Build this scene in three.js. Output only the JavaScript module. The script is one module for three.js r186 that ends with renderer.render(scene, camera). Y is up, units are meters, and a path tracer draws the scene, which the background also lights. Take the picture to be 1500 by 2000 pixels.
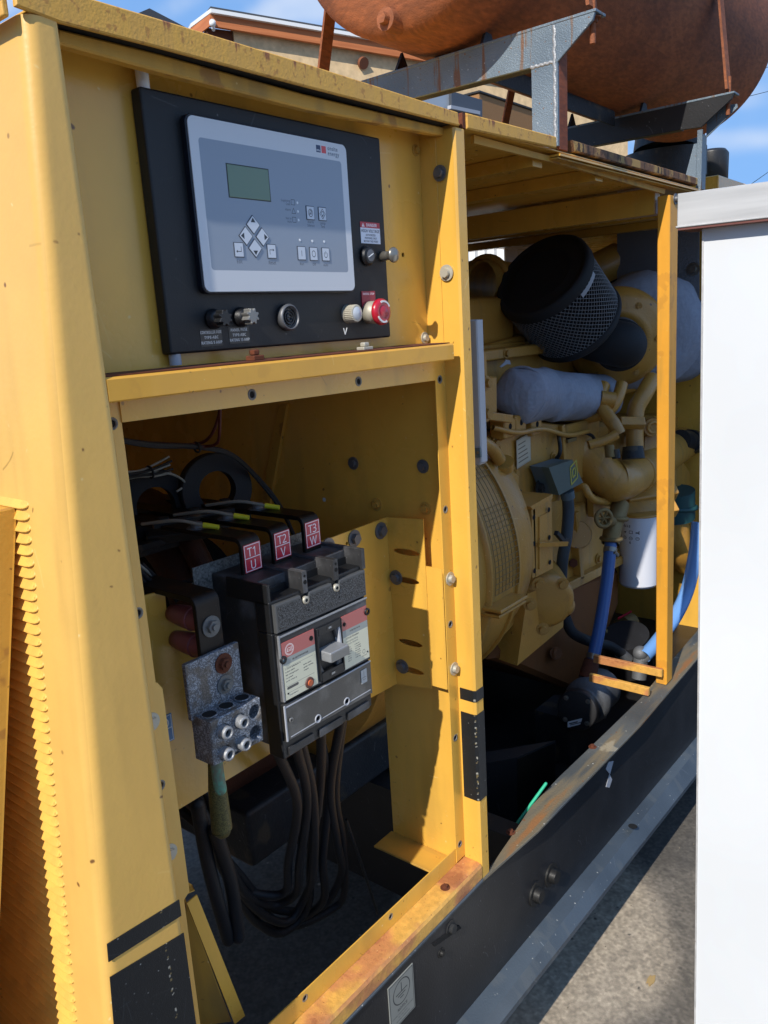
import * as THREE from 'three';
import { RoundedBoxGeometry } from 'three/addons/geometries/RoundedBoxGeometry.js';
import { mergeGeometries } from 'three/addons/utils/BufferGeometryUtils.js';

// ---------------------------------------------------------------- camera, sky, sun, exposure
const scene = new THREE.Scene();
const camera = new THREE.PerspectiveCamera(65.1630, 768 / 1024, 0.05, 400);
camera.position.set(0, 1.5, 0.7);
const FWD = new THREE.Vector3(0.75141,-0.22702,-0.61955), UPV = new THREE.Vector3(0.21369,0.97207,-0.09703);
camera.up.copy(UPV);
camera.lookAt(camera.position.clone().add(FWD));
const renderer = new THREE.WebGLRenderer({ antialias: true });
renderer.toneMapping = THREE.LinearToneMapping;
renderer.toneMappingExposure = 1.06;
renderer.shadowMap.enabled = true;
const SUN = new THREE.Vector3(-5, 4.15, 1.02).normalize();
const sun = new THREE.DirectionalLight(new THREE.Color(1.0, 0.95, 0.87), 4.8);
sun.position.copy(SUN).multiplyScalar(20).add(new THREE.Vector3(1.2, 1, 0));
sun.target.position.set(1.2, 1, 0);
sun.castShadow = true;
sun.shadow.radius = 1;
sun.shadow.mapSize.set(4096, 4096);
Object.assign(sun.shadow.camera, { left: -4, right: 4, top: 4, bottom: -4, near: 1, far: 60 });
scene.add(sun, sun.target);

// seeded random and tiling value noise
let seed = 7;
const rnd = () => { seed = (seed * 1664525 + 1013904223) >>> 0; return seed / 4294967296; };
const hash = (x, y, s) => { let h = (x * 374761393 + y * 668265263 + s * 974711) | 0; h = Math.imul(h ^ (h >>> 13), 1274126177); return ((h ^ (h >>> 16)) >>> 0) / 4294967296; };
function vnoise(u, v, n, m, s) {            // tiles over u, v in 0..1 with n by m cells
  const x = u * n, y = v * m, xi = Math.floor(x), yi = Math.floor(y);
  let fx = x - xi, fy = y - yi; fx = fx * fx * (3 - 2 * fx); fy = fy * fy * (3 - 2 * fy);
  const w = (a, k) => ((a % k) + k) % k, x0 = w(xi, n), x1 = w(xi + 1, n), y0 = w(yi, m), y1 = w(yi + 1, m);
  const a = hash(x0, y0, s), b = hash(x1, y0, s), c = hash(x0, y1, s), d = hash(x1, y1, s);
  return a + (b - a) * fx + (c - a) * fy + (a - b - c + d) * fx * fy;
}
function fbm(u, v, n, m, o, s) { let t = 0, a = 0.5, w = 0; for (let i = 0; i < o; i++) { t += a * vnoise(u, v, n << i, m << i, s + i * 17); w += a; a *= 0.5; } return t / w; }
const sstep = (a, b, x) => { const t = Math.min(1, Math.max(0, (x - a) / (b - a))); return t * t * (3 - 2 * t); };
const lerp = (a, b, t) => a + (b - a) * t;
const mixc = (a, b, t) => [lerp(a[0], b[0], t), lerp(a[1], b[1], t), lerp(a[2], b[2], t)];

{ // blue sky with thin streaks of high cloud, equirectangular
  const W = 1024, H = 512, d = new Float32Array(W * H * 4);
  for (let j = 0; j < H; j++) for (let i = 0; i < W; i++) {
    const el = (j + 0.5) / H * Math.PI - Math.PI / 2, az = (i + 0.5) / W, e = Math.max(0, Math.sin(el));
    let c = mixc([0.27, 0.53, 0.97], [0.14, 0.30, 0.66], Math.pow(e, 0.75));
    const v = j / H + 0.02 * Math.sin(az * 44), w = fbm(az, v, 26, 56, 5, 5), w2 = fbm(az, v, 70, 220, 4, 91);
    const cl = sstep(0.48, 0.74, w * 0.68 + w2 * 0.32) * sstep(0.02, 0.12, e) * 0.5;
    c = mixc(c, [0.86, 0.90, 0.96], cl);
    if (el < 0) c = [0.30, 0.29, 0.27];
    const k = (j * W + i) * 4; d[k] = c[0]; d[k + 1] = c[1]; d[k + 2] = c[2]; d[k + 3] = 1;
  }
  const t = new THREE.DataTexture(d, W, H, THREE.RGBAFormat, THREE.FloatType);
  t.mapping = THREE.EquirectangularReflectionMapping; t.magFilter = t.minFilter = THREE.LinearFilter; t.needsUpdate = true;
  scene.background = t; scene.environment = t;
}

// ---------------------------------------------------------------- textures and materials
const S = THREE.SRGBColorSpace;
function canvasTex(w, h, draw, srgb = true) {
  const c = document.createElement('canvas'); c.width = w; c.height = h;
  draw(c.getContext('2d'), w, h);
  const t = new THREE.CanvasTexture(c); if (srgb) t.colorSpace = S;
  t.wrapS = t.wrapT = THREE.RepeatWrapping; t.anisotropy = 8; return t;
}
function noiseTex(n, fn, srgb = true, draw) {
  return canvasTex(n, n, (g) => {
    const im = g.createImageData(n, n);
    for (let j = 0; j < n; j++) for (let i = 0; i < n; i++) {
      const c = fn(i / n, j / n), k = (j * n + i) * 4;
      im.data[k] = c[0]; im.data[k + 1] = c[1]; im.data[k + 2] = c[2]; im.data[k + 3] = 255;
    }
    g.putImageData(im, 0, 0); if (draw) draw(g, n);
  }, srgb);
}
const tile = (t, m) => { const c = t.clone(); c.repeat.set(1 / m, 1 / m); c.needsUpdate = true; return c; };   // uv are metres
const window2 = (t, x0, y0, w, h) => { t.repeat.set(1 / w, 1 / h); t.offset.set(-x0 / w, -y0 / h); t.wrapS = t.wrapT = THREE.ClampToEdgeWrapping; return t; };
function scratches(g, n, num, col, len) { g.lineCap = 'round'; for (let i = 0; i < num; i++) { const x = rnd() * n, y = rnd() * n, a = rnd() * 6.3, l = len * (0.3 + rnd()); g.strokeStyle = col; g.globalAlpha = 0.25 + 0.5 * rnd(); g.lineWidth = 0.5 + rnd() * 0.8; g.beginPath(); g.moveTo(x, y); g.quadraticCurveTo(x + Math.cos(a) * l * 0.5 + rnd() * 6, y + Math.sin(a) * l * 0.5, x + Math.cos(a) * l, y + Math.sin(a) * l); g.stroke(); } g.globalAlpha = 1; }
function specks(g, n, num, col, r) { for (let i = 0; i < num; i++) { g.fillStyle = col; g.globalAlpha = 0.3 + 0.6 * rnd(); g.beginPath(); g.ellipse(rnd() * n, rnd() * n, r * (0.3 + rnd()), r * (0.3 + rnd()), rnd() * 3, 0, 7); g.fill(); } g.globalAlpha = 1; }
const YEL = [224, 172, 72], YELP = [226, 178, 92], RUSTC = [118, 70, 42];
function yellowPaint(base, s, dirt, wear, grime = [150, 118, 62]) {
  return noiseTex(1024, (u, v) => {
    const a = fbm(u, v, 4, 4, 5, s), b = fbm(u, v, 40, 40, 3, s + 5), st = fbm(u, v, 24, 3, 4, s + 9);
    let c = base.map((q) => q * (0.95 + 0.1 * a) * (0.985 + 0.03 * b));
    c = mixc(c, grime, dirt * sstep(0.5, 0.75, st * 0.6 + a * 0.4));
    const r = sstep(0.66, 0.72, fbm(u, v, 14, 14, 5, s + 31)); return mixc(c, RUSTC, r * wear);
  }, true, (g, n) => { scratches(g, n, 26, '#f3d79a', 40); scratches(g, n, 14, '#7a5a22', 30); specks(g, n, 80, '#6b4420', 2.0); specks(g, n, 110, '#e9cf95', 1.8); specks(g, n, 14, '#5a3a20', 4); });
}
const grainRough = noiseTex(512, (u, v) => { const a = fbm(u, v, 6, 6, 6, 77); const q = 120 + 90 * a; return [q, q, q]; }, false);
const grainBump = noiseTex(512, (u, v) => { const q = 255 * fbm(u, v, 90, 90, 3, 41); return [q, q, q]; }, false);
const M = {};
const std = (o) => new THREE.MeshStandardMaterial(o);
const phy = (o) => new THREE.MeshPhysicalMaterial(o);
const tY = yellowPaint(YEL, 3, 0.25, 0.0), tYP = yellowPaint(YELP, 60, 0.26, 0.0), tYD = yellowPaint([206, 156, 62], 120, 0.7, 0.35), tEng = yellowPaint([190, 138, 56], 180, 0.5, 0.1, [150, 116, 66]);
M.yellow = phy({ map: tile(tY, 0.9), roughness: 0.42, roughnessMap: tile(grainRough, 0.7), bumpMap: tile(grainBump, 0.35), bumpScale: 0.00012, clearcoat: 0.25, clearcoatRoughness: 0.3 });
M.yellowPale = phy({ map: tile(tYP, 1.1), roughness: 0.6, roughnessMap: tile(grainRough, 0.6), bumpMap: tile(grainBump, 0.35), bumpScale: 0.00012 });
M.yellowDirty = std({ map: tile(tYD, 0.8), roughness: 0.62, bumpMap: tile(grainBump, 0.3), bumpScale: 0.0002 });
M.engine = phy({ map: tile(tEng, 0.7), roughness: 0.5, bumpMap: tile(grainBump, 0.25), bumpScale: 0.0006, clearcoat: 0.4, clearcoatRoughness: 0.25 });
const tRust = noiseTex(1024, (u, v) => {
  const a = fbm(u, v, 5, 5, 6, 201), b = fbm(u, v, 40, 140, 3, 230), d = fbm(u, v, 16, 16, 4, 260);
  let c = mixc([124, 71, 44], [148, 87, 52], sstep(0.2, 0.8, a)); c = mixc(c, [100, 62, 44], 0.3 * sstep(0.5, 0.85, d)); return c.map((q) => q * (0.82 + 0.36 * b));
}, true, (g, n) => { specks(g, n, 260, '#94623c', 1.3); specks(g, n, 200, '#3f2a1f', 1.4); });
M.rust = std({ map: tile(tRust, 0.6), roughness: 0.8, bumpMap: tile(grainBump, 0.12), bumpScale: 0.0006 });
const tSteel = noiseTex(512, (u, v) => {
  const a = fbm(u, v, 4, 4, 5, 301), st = fbm(u, v, 30, 2, 4, 310), r = sstep(0.6, 0.68, st * 0.65 + a * 0.35);
  let c = mixc([84, 98, 110], [128, 142, 152], a); return mixc(c, [120, 76, 48], r * 0.75);
}, true, (g, n) => { specks(g, n, 220, '#c7cdd0', 1.4); specks(g, n, 120, '#7a4a2a', 2.2); scratches(g, n, 20, '#cfd6da', 20); });
M.blueSteel = std({ map: tile(tSteel, 0.35), roughness: 0.55, metalness: 0.25, bumpMap: tile(grainBump, 0.12), bumpScale: 0.0008 });
const tDark = noiseTex(512, (u, v) => {
  const a = fbm(u, v, 5, 5, 5, 401), b = fbm(u, v, 60, 60, 2, 409); let c = mixc([28, 30, 33], [58, 60, 62], a * 0.7 + b * 0.3); return mixc(c, [110, 92, 66], 0.5 * sstep(0.62, 0.75, fbm(u, v, 9, 9, 4, 433)));
}, true, (g, n) => { specks(g, n, 160, '#9a9a94', 1.2); scratches(g, n, 30, '#8b8d8c', 24); });
M.darkSteel = std({ map: tile(tDark, 0.5), roughness: 0.55, metalness: 0.2, bumpMap: tile(grainBump, 0.2), bumpScale: 0.0006 });
const tFlange = noiseTex(1024, (u, v) => {
  const a = fbm(u, v, 6, 6, 6, 451), d = fbm(u, v, 3, 26, 5, 470); let c = mixc([66, 70, 72], [118, 120, 116], a); c = mixc(c, [150, 128, 92], 0.6 * sstep(0.36, 0.52, d)); c = mixc(c, [166, 108, 60], 0.75 * sstep(0.54, 0.66, d)); return mixc(c, [188, 176, 150], 0.6 * sstep(0.66, 0.74, fbm(u, v, 20, 20, 4, 490)));
}, true, (g, n) => { specks(g, n, 300, '#d6d2c6', 2); specks(g, n, 120, '#8a4a26', 3); scratches(g, n, 50, '#c9c9c0', 40); });
M.flange = std({ map: tile(tFlange, 0.9), roughness: 0.6, metalness: 0.2, bumpMap: tile(grainBump, 0.2), bumpScale: 0.0008 });
const tFoot = noiseTex(1024, (u, v) => {
  const a = fbm(u, v, 6, 6, 6, 551), d = fbm(u, v, 26, 14, 5, 570); let c = mixc([58, 66, 74], [92, 102, 110], a); return mixc(c, [124, 122, 114], 0.22 * sstep(0.6, 0.75, d));
}, true, (g, n) => { specks(g, n, 500, '#d8d2c4', 1.6); scratches(g, n, 70, '#b9bfc2', 40); });
M.footSteel = std({ map: tile(tFoot, 0.9), roughness: 0.5, metalness: 0.25, bumpMap: tile(grainBump, 0.2), bumpScale: 0.0005 });
const tBlack = noiseTex(512, (u, v) => { const a = fbm(u, v, 6, 6, 5, 601), q = 26 + 16 * a; return [q, q, q * 1.05]; }, true, (g, n) => { scratches(g, n, 40, '#77787a', 26); specks(g, n, 90, '#a5a7a8', 1.2); });
M.blackPaint = std({ map: tile(tBlack, 0.4), roughness: 0.42, bumpMap: tile(grainBump, 0.2), bumpScale: 0.0002 });
M.panelBlack = phy({ map: tile(tBlack, 0.5), color: '#b9b7b4', roughness: 0.55, bumpMap: tile(grainBump, 0.06), bumpScale: 0.00015 });
M.blackPlastic = std({ color: '#161719', roughness: 0.45, bumpMap: tile(grainBump, 0.06), bumpScale: 0.0002 });
const tDusty = noiseTex(512, (u, v) => { const a = fbm(u, v, 5, 5, 6, 640), q = 42 + 48 * sstep(0.4, 0.8, a); return [q, q, q * 1.02]; }, true, (g, n) => { specks(g, n, 250, '#8d8f90', 1.2); scratches(g, n, 40, '#85888a', 30); });
M.breaker = std({ map: tile(tDusty, 0.2), roughness: 0.5, bumpMap: tile(grainBump, 0.08), bumpScale: 0.0002 });
const tCrackle = noiseTex(512, (u, v) => { const q = 20 + 80 * sstep(0.45, 0.6, fbm(u, v, 70, 70, 2, 660)); return [q * 0.9, q * 0.92, q * 0.94]; });
M.crackle = std({ map: tile(tCrackle, 0.055), roughness: 0.5, bumpMap: tile(tCrackle, 0.055), bumpScale: 0.0008 });
M.rubber = std({ color: '#1a1b1e', roughness: 0.72, bumpMap: tile(grainBump, 0.08), bumpScale: 0.0004 });
M.cable = std({ color: '#0b1017', roughness: 0.6, bumpMap: tile(grainBump, 0.1), bumpScale: 0.0004 });
M.skidBolt = std({ map: tile(tDark, 0.1), color: '#c8c4bc', roughness: 0.5, metalness: 0.2 });
M.gap = std({ color: '#060606', roughness: 0.9 });
const tZinc = noiseTex(512, (u, v) => { const a = fbm(u, v, 8, 8, 5, 700), b = fbm(u, v, 70, 70, 3, 720), d = fbm(u, v, 5, 5, 5, 744); let c = mixc([86, 88, 92], [170, 176, 184], sstep(0.45, 0.65, b) * 0.7 + a * 0.3); return mixc(c, [96, 84, 70], 0.65 * sstep(0.48, 0.66, d)); }, true, (g, n) => { specks(g, n, 900, '#d5dbe2', 1.1); specks(g, n, 300, '#4d4640', 1.4); });
M.castAlu = std({ map: tile(tZinc, 0.09), roughness: 0.55, metalness: 0.35, bumpMap: tile(tZinc, 0.09), bumpScale: 0.0006 });
M.zinc = std({ color: '#8b8a86', roughness: 0.45, metalness: 0.6, bumpMap: tile(grainBump, 0.05), bumpScale: 0.0004 });
M.bolt = std({ color: '#b9b3a2', roughness: 0.5, metalness: 0.35 });
M.boltGrey = std({ color: '#6f7073', roughness: 0.5, metalness: 0.5 });
M.boltRust = std({ map: tile(tRust, 0.2), color: '#b5a292', roughness: 0.85 });
M.bar = std({ map: tile(tDark, 0.25), color: '#8b8680', roughness: 0.42, metalness: 0.45 });
M.barBrown = std({ map: tile(tDark, 0.2), color: '#b08e78', roughness: 0.5, metalness: 0.4 });
M.red = std({ color: '#85484b', roughness: 0.45 });
M.redButton = phy({ color: '#b3182c', roughness: 0.3, clearcoat: 0.5 });
M.copper = std({ map: tile(noiseTex(256, (u, v) => { const a = fbm(u, v, 6, 6, 5, 800); return mixc([108, 112, 92], [92, 150, 124], sstep(0.4, 0.6, a)); }), 0.1), roughness: 0.7 });
M.stator = std({ color: '#4d2c1d', roughness: 0.55, bumpMap: tile(grainBump, 0.1), bumpScale: 0.001 });
M.wireYellow = std({ color: '#c9c42a', roughness: 0.5 });
M.wireRed = std({ color: '#4a1512', roughness: 0.5 });
M.wireWhite = std({ color: '#8b8a80', roughness: 0.6 });
const tCloth = noiseTex(512, (u, v) => { const q = 152 + 12 * fbm(u, v, 60, 60, 3, 850); return [q * 0.93, q * 0.97, q * 1.06]; });
const tFold = noiseTex(512, (u, v) => { const q = 255 * fbm(u, v, 7, 4, 5, 870); return [q, q, q]; }, false);
M.cloth = std({ map: tile(tCloth, 0.4), roughness: 0.7, bumpMap: tile(tFold, 0.35), bumpScale: 0.012 });
M.hosePale = phy({ color: '#6795cf', roughness: 0.35, clearcoat: 0.3 });
M.hoseBlue = phy({ color: '#315c9c', roughness: 0.35, clearcoat: 0.3, bumpMap: tile(grainBump, 0.12), bumpScale: 0.0002 });
M.filterWhite = phy({ color: '#d6d8e0', roughness: 0.3, clearcoat: 0.5, clearcoatRoughness: 0.15 });
M.railRust = std({ map: tile(noiseTex(512, (u, v) => { const a = fbm(u, v, 10, 10, 6, 1410), d = fbm(u, v, 40, 12, 4, 1420); let c = mixc([118, 84, 58], [176, 140, 82], sstep(0.42, 0.6, a)); return mixc(c, [52, 38, 32], 0.8 * sstep(0.58, 0.68, d)); }, true, (g, n) => { specks(g, n, 200, '#2e221c', 2); specks(g, n, 90, '#cdb684', 2); }), 0.4), roughness: 0.8, bumpMap: tile(grainBump, 0.1), bumpScale: 0.001 });
M.brass = std({ color: '#8a744a', roughness: 0.5, metalness: 0.5, bumpMap: tile(grainBump, 0.06), bumpScale: 0.0008 });
M.greyAlu = std({ color: '#9a9c9e', roughness: 0.45, metalness: 0.4, bumpMap: tile(grainBump, 0.1), bumpScale: 0.0006 });
M.pumpGrey = std({ color: '#6b6d70', roughness: 0.5, metalness: 0.35, bumpMap: tile(grainBump, 0.1), bumpScale: 0.0008 });
M.greyBox = std({ color: '#5a6a70', roughness: 0.55 });
M.greyLight = std({ color: '#a9abb0', roughness: 0.5 });
M.oilPan = std({ map: tile(tEng, 0.9), color: '#a08068', roughness: 0.7 });
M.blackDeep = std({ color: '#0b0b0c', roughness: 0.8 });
M.maroon = std({ color: '#32201f', roughness: 0.5 });
M.teal = std({ color: '#1f4a4c', roughness: 0.5 });
M.white = phy({ map: tile(noiseTex(512, (u, v) => { const q = 210 + 16 * fbm(u, v, 4, 3, 5, 900); return [q * 0.985, q * 0.995, q]; }, true, (g, n) => { scratches(g, n, 14, '#bdbdb6', 40); }), 1.3), roughness: 0.45, clearcoat: 0.2 });
M.bareAlu = std({ map: tile(noiseTex(512, (u, v) => { const q = 176 + 46 * fbm(u, v, 3, 40, 4, 930); return [q, q * 0.99, q * 0.97]; }, true, (g, n) => { scratches(g, n, 30, '#f2f2ee', 40); specks(g, n, 40, '#8e7a68', 2); }), 0.5), roughness: 0.45, metalness: 0.35 });
M.stucco = std({ map: tile(noiseTex(512, (u, v) => { const q = 0.9 + 0.2 * fbm(u, v, 30, 30, 4, 950); return [216 * q, 186 * q, 142 * q]; }), 1.5), roughness: 0.9 });
M.wood = std({ map: tile(noiseTex(512, (u, v) => { const a = fbm(u, v, 3, 40, 5, 970); return mixc([166, 92, 50], [208, 130, 78], a); }), 1.0), roughness: 0.75 });
M.whiteTrim = std({ color: '#e4e4e2', roughness: 0.6 });
M.roofing = std({ color: '#4a4d52', roughness: 0.85 });
M.brownWall = std({ color: '#9c7247', roughness: 0.85, bumpMap: tile(grainBump, 0.3), bumpScale: 0.002 });
M.lens = phy({ color: '#b7bcc2', roughness: 0.2, clearcoat: 0.6 });
M.chrome = std({ color: '#8f8a80', roughness: 0.3, metalness: 0.7 });
M.paleFill = std({ color: '#dfe3e6', roughness: 0.3 });  // pale fill for LEDs, the key slot and painted daylight in openings
M.lcd = phy({ color: '#6d8066', roughness: 0.25, clearcoat: 0.4 });
M.key = std({ color: '#a9b0b8', roughness: 0.45 });
M.green = std({ color: '#2fae86', roughness: 0.4 });

// ---------------------------------------------------------------- geometry helpers (all in world metres)
const V = (a) => new THREE.Vector3(a[0], a[1], a[2]);
const up = new THREE.Vector3(0, 1, 0);
function boxUV(g) {
  g = g.index ? g.toNonIndexed() : g;
  for (const k of Object.keys(g.attributes)) if (!['position', 'normal', 'uv'].includes(k)) g.deleteAttribute(k);
  const p = g.attributes.position, n = g.attributes.normal, uv = new Float32Array(p.count * 2);
  for (let i = 0; i < p.count; i += 3) {
    let ax = 0, ay = 0, az = 0; for (let k = 0; k < 3; k++) { ax += n.getX(i + k); ay += n.getY(i + k); az += n.getZ(i + k); }
    ax = Math.abs(ax); ay = Math.abs(ay); az = Math.abs(az);
    for (let k = 0; k < 3; k++) {
      const x = p.getX(i + k), y = p.getY(i + k), z = p.getZ(i + k); let u, v;
      if (az >= ax && az >= ay) { u = x; v = y; } else if (ax >= ay) { u = z; v = y; } else { u = x; v = z; }
      uv[(i + k) * 2] = u; uv[(i + k) * 2 + 1] = v;
    }
  }
  g.setAttribute('uv', new THREE.BufferAttribute(uv, 2)); return g;
}
const box = (x0, x1, y0, y1, z0, z1, r = 0.0012) => {
  const w = Math.abs(x1 - x0), h = Math.abs(y1 - y0), d = Math.abs(z1 - z0), q = Math.min(r, w / 2.2, h / 2.2, d / 2.2);
  return new RoundedBoxGeometry(w, h, d, 1, q).translate((x0 + x1) / 2, (y0 + y1) / 2, (z0 + z1) / 2);
};
function shapeOf(pts, holes = []) {
  const s = new THREE.Shape(pts.map((p) => new THREE.Vector2(p[0], p[1])));
  for (const [cx, cy, rx, ry] of (holes || [])) { const h = new THREE.Path(); h.absellipse(cx, cy, rx, ry || rx, 0, Math.PI * 2, true); s.holes.push(h); }
  return s;
}
function extr(pts, t, holes, bev) {
  const b = bev || 0;
  return new THREE.ExtrudeGeometry(shapeOf(pts, holes), { depth: Math.max(1e-4, t - 2 * b), bevelEnabled: b > 0, bevelSize: b, bevelOffset: -b, bevelThickness: b, bevelSegments: 1, curveSegments: 20 }).translate(0, 0, b);
}
const polyXY = (pts, z0, z1, holes, bev) => extr(pts, z1 - z0, holes, bev).translate(0, 0, z0);
const polyZY = (pts, x0, x1, holes, bev) => extr(pts.map((p) => [-p[0], p[1]]), x1 - x0, holes && holes.map((h) => [-h[0], ...h.slice(1)]), bev).rotateY(Math.PI / 2).translate(x0, 0, 0);
const polyXZ = (pts, y0, y1, holes, bev) => extr(pts.map((p) => [p[0], -p[1]]), y1 - y0, holes && holes.map((h) => [h[0], -h[1], ...h.slice(2)]), bev).rotateX(-Math.PI / 2).translate(0, y0, 0);
const orient = (g, from, dir) => g.applyQuaternion(new THREE.Quaternion().setFromUnitVectors(up, V(dir).normalize())).translate(from[0], from[1], from[2]);
function cyl(a, b, r0, r1 = r0, seg = 24, open = false) { const d = V(b).sub(V(a)), L = d.length(); return orient(new THREE.CylinderGeometry(r1, r0, L, seg, 1, open).translate(0, L / 2, 0), a, [d.x, d.y, d.z]); }
const lathe = (prof, at, dir, seg = 40) => orient(new THREE.LatheGeometry(prof.map((p) => new THREE.Vector2(p[0], p[1])), seg), at, dir);
const tube = (pts, r, n = 40, seg = 10) => new THREE.TubeGeometry(new THREE.CatmullRomCurve3(pts.map(V), false, 'catmullrom', 0.5), n, r, seg);
const capTube = (pts, r, n = 40, seg = 10) => [tube(pts, r, n, seg), new THREE.SphereGeometry(r * 0.98, seg, 6).translate(...pts[0]), new THREE.SphereGeometry(r * 0.98, seg, 6).translate(...pts[pts.length - 1])];
const torus = (at, dir, R, r, a = 32, b = 10) => new THREE.TorusGeometry(R, r, b, a).applyQuaternion(new THREE.Quaternion().setFromUnitVectors(new THREE.Vector3(0, 0, 1), V(dir).normalize())).translate(...at);
function hex8(f, off) {   // a block: four corners of a face (counter-clockwise seen from outside) and the vector to its back
  const b = f.map((p) => [p[0] + off[0], p[1] + off[1], p[2] + off[2]]), P = [...f, ...b], q = [[0, 1, 2, 3], [7, 6, 5, 4], [1, 0, 4, 5], [2, 1, 5, 6], [3, 2, 6, 7], [0, 3, 7, 4]], pos = [];
  for (const [a, c, d, e] of q) for (const k of [a, c, d, a, d, e]) pos.push(...P[k]);
  const g = new THREE.BufferGeometry(); g.setAttribute('position', new THREE.Float32BufferAttribute(pos, 3)); g.computeVertexNormals(); g.setAttribute('uv', new THREE.Float32BufferAttribute(new Float32Array(pos.length / 3 * 2), 2)); return g;
}
const bar3 = (a, b, w, h) => { const d = V(b).sub(V(a)), L = d.length(); return orient(new RoundedBoxGeometry(w, L, h, 1, Math.min(w, h) * 0.12).translate(0, L / 2, 0), a, [d.x, d.y, d.z]); };

// ---------------------------------------------------------------- things, parts, labels
const used = new Map(), bases = new Map();
function numbered(n) { const k = used.get(n) || 0; used.set(n, k + 1); return k ? `${n}_${String(k).padStart(3, '0')}` : n; }
function tag(o, label, category, group, kind) { if (label) o.userData.label = label; if (category) o.userData.category = category; if (group) o.userData.group = group; if (kind) o.userData.kind = kind; return o; }
function thing(name, label, category, base = [0, 0, 0], group) {
  const o = new THREE.Group(); o.name = numbered(name); o.position.set(...base); bases.set(o, base); scene.add(o);
  return tag(o, label, category, group);
}
function geo(list, keepUV) {
  const gs = (Array.isArray(list) ? list : [list]).map((g) => { if (keepUV) { g = g.index ? g.toNonIndexed() : g; return g; } return boxUV(g); });
  return gs.length > 1 ? mergeGeometries(gs) : gs[0];
}
function part(name, list, mat, parent, label, keepUV) {
  const g = geo(list, keepUV), m = new THREE.Mesh(g, mat), b = bases.get(parent) || [0, 0, 0];
  g.translate(-b[0], -b[1], -b[2]); m.name = parent === scene ? numbered(name) : name; m.castShadow = m.receiveShadow = true;
  bases.set(m, b); parent.add(m); if (label) m.userData.label = label; return m;
}
const solo = (name, list, mat, label, category, group, kind, keepUV) => tag(part(name, list, mat, scene, null, keepUV), label, category, group, kind);
// shared fasteners, axis +y
const boltGeo = geo([new THREE.CylinderGeometry(1.55, 1.55, 0.22, 24).translate(0, 0.11, 0), new THREE.CylinderGeometry(0.93, 1, 0.75, 6).translate(0, 0.59, 0)]);
const nutGeo = geo([new THREE.CylinderGeometry(1.6, 1.6, 0.2, 24).translate(0, 0.1, 0), new THREE.CylinderGeometry(1, 1, 0.7, 6).translate(0, 0.5, 0), new THREE.CylinderGeometry(0.5, 0.5, 0.5, 12).translate(0, 1.0, 0)]);
const clipGeo = geo([new THREE.TorusGeometry(1, 0.32, 8, 20).rotateX(Math.PI / 2)]);
const discGeo = geo([new THREE.CylinderGeometry(1, 1, 0.1, 20)]);
function fastener(name, g, at, dir, r, mat, parent, turn = 0.3) {
  const m = new THREE.Mesh(g, mat), b = bases.get(parent) || [0, 0, 0]; m.name = name;
  m.position.set(at[0] - b[0], at[1] - b[1], at[2] - b[2]); m.quaternion.setFromUnitVectors(up, V(dir).normalize()).multiply(new THREE.Quaternion().setFromAxisAngle(up, turn)); m.scale.setScalar(r);
  m.castShadow = m.receiveShadow = true; parent.add(m); return m;
}
const bolt = (at, dir, r, mat, parent, turn) => fastener('bolt', boltGeo, at, dir, r, mat, parent, turn);
function clip(at, dir, r, parent) { const c = fastener('clip_nut', clipGeo, at, dir, r, M.zinc, parent); const d = new THREE.Mesh(discGeo, M.gap); d.name = 'hole'; d.scale.setScalar(0.85); d.castShadow = d.receiveShadow = true; c.add(d); }
// flat print: a thin plate whose +z (or chosen) face carries a drawing
function printTex(w, h, draw) { const t = canvasTex(w, h, draw); t.wrapS = t.wrapT = THREE.ClampToEdgeWrapping; return t; }
function plate(name, c, w, h, t, tex, parent, o = {}) {      // c: centre of the face, facing +z; o.dir for another facing
  const g = new RoundedBoxGeometry(w, h, t, 1, Math.min(t * 0.3, 0.001)).translate(0, 0, -t / 2), p = g.attributes.position, uv = g.attributes.uv;
  for (let i = 0; i < p.count; i++) uv.setXY(i, p.getX(i) / w + 0.5, p.getY(i) / h + 0.5);
  if (o.shear) for (let i = 0; i < p.count; i++) p.setY(i, p.getY(i) + o.shear * p.getX(i));
  if (o.rotY) g.rotateY(o.rotY); if (o.rotX) g.rotateX(o.rotX); if (o.rotZ) g.rotateZ(o.rotZ);
  g.translate(...c);
  return part(name, g, new THREE.MeshPhysicalMaterial({ map: tex, roughness: o.rough ?? 0.45, clearcoat: o.coat ?? 0.2, clearcoatRoughness: 0.2 }), parent, o.label, true);
}

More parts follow.
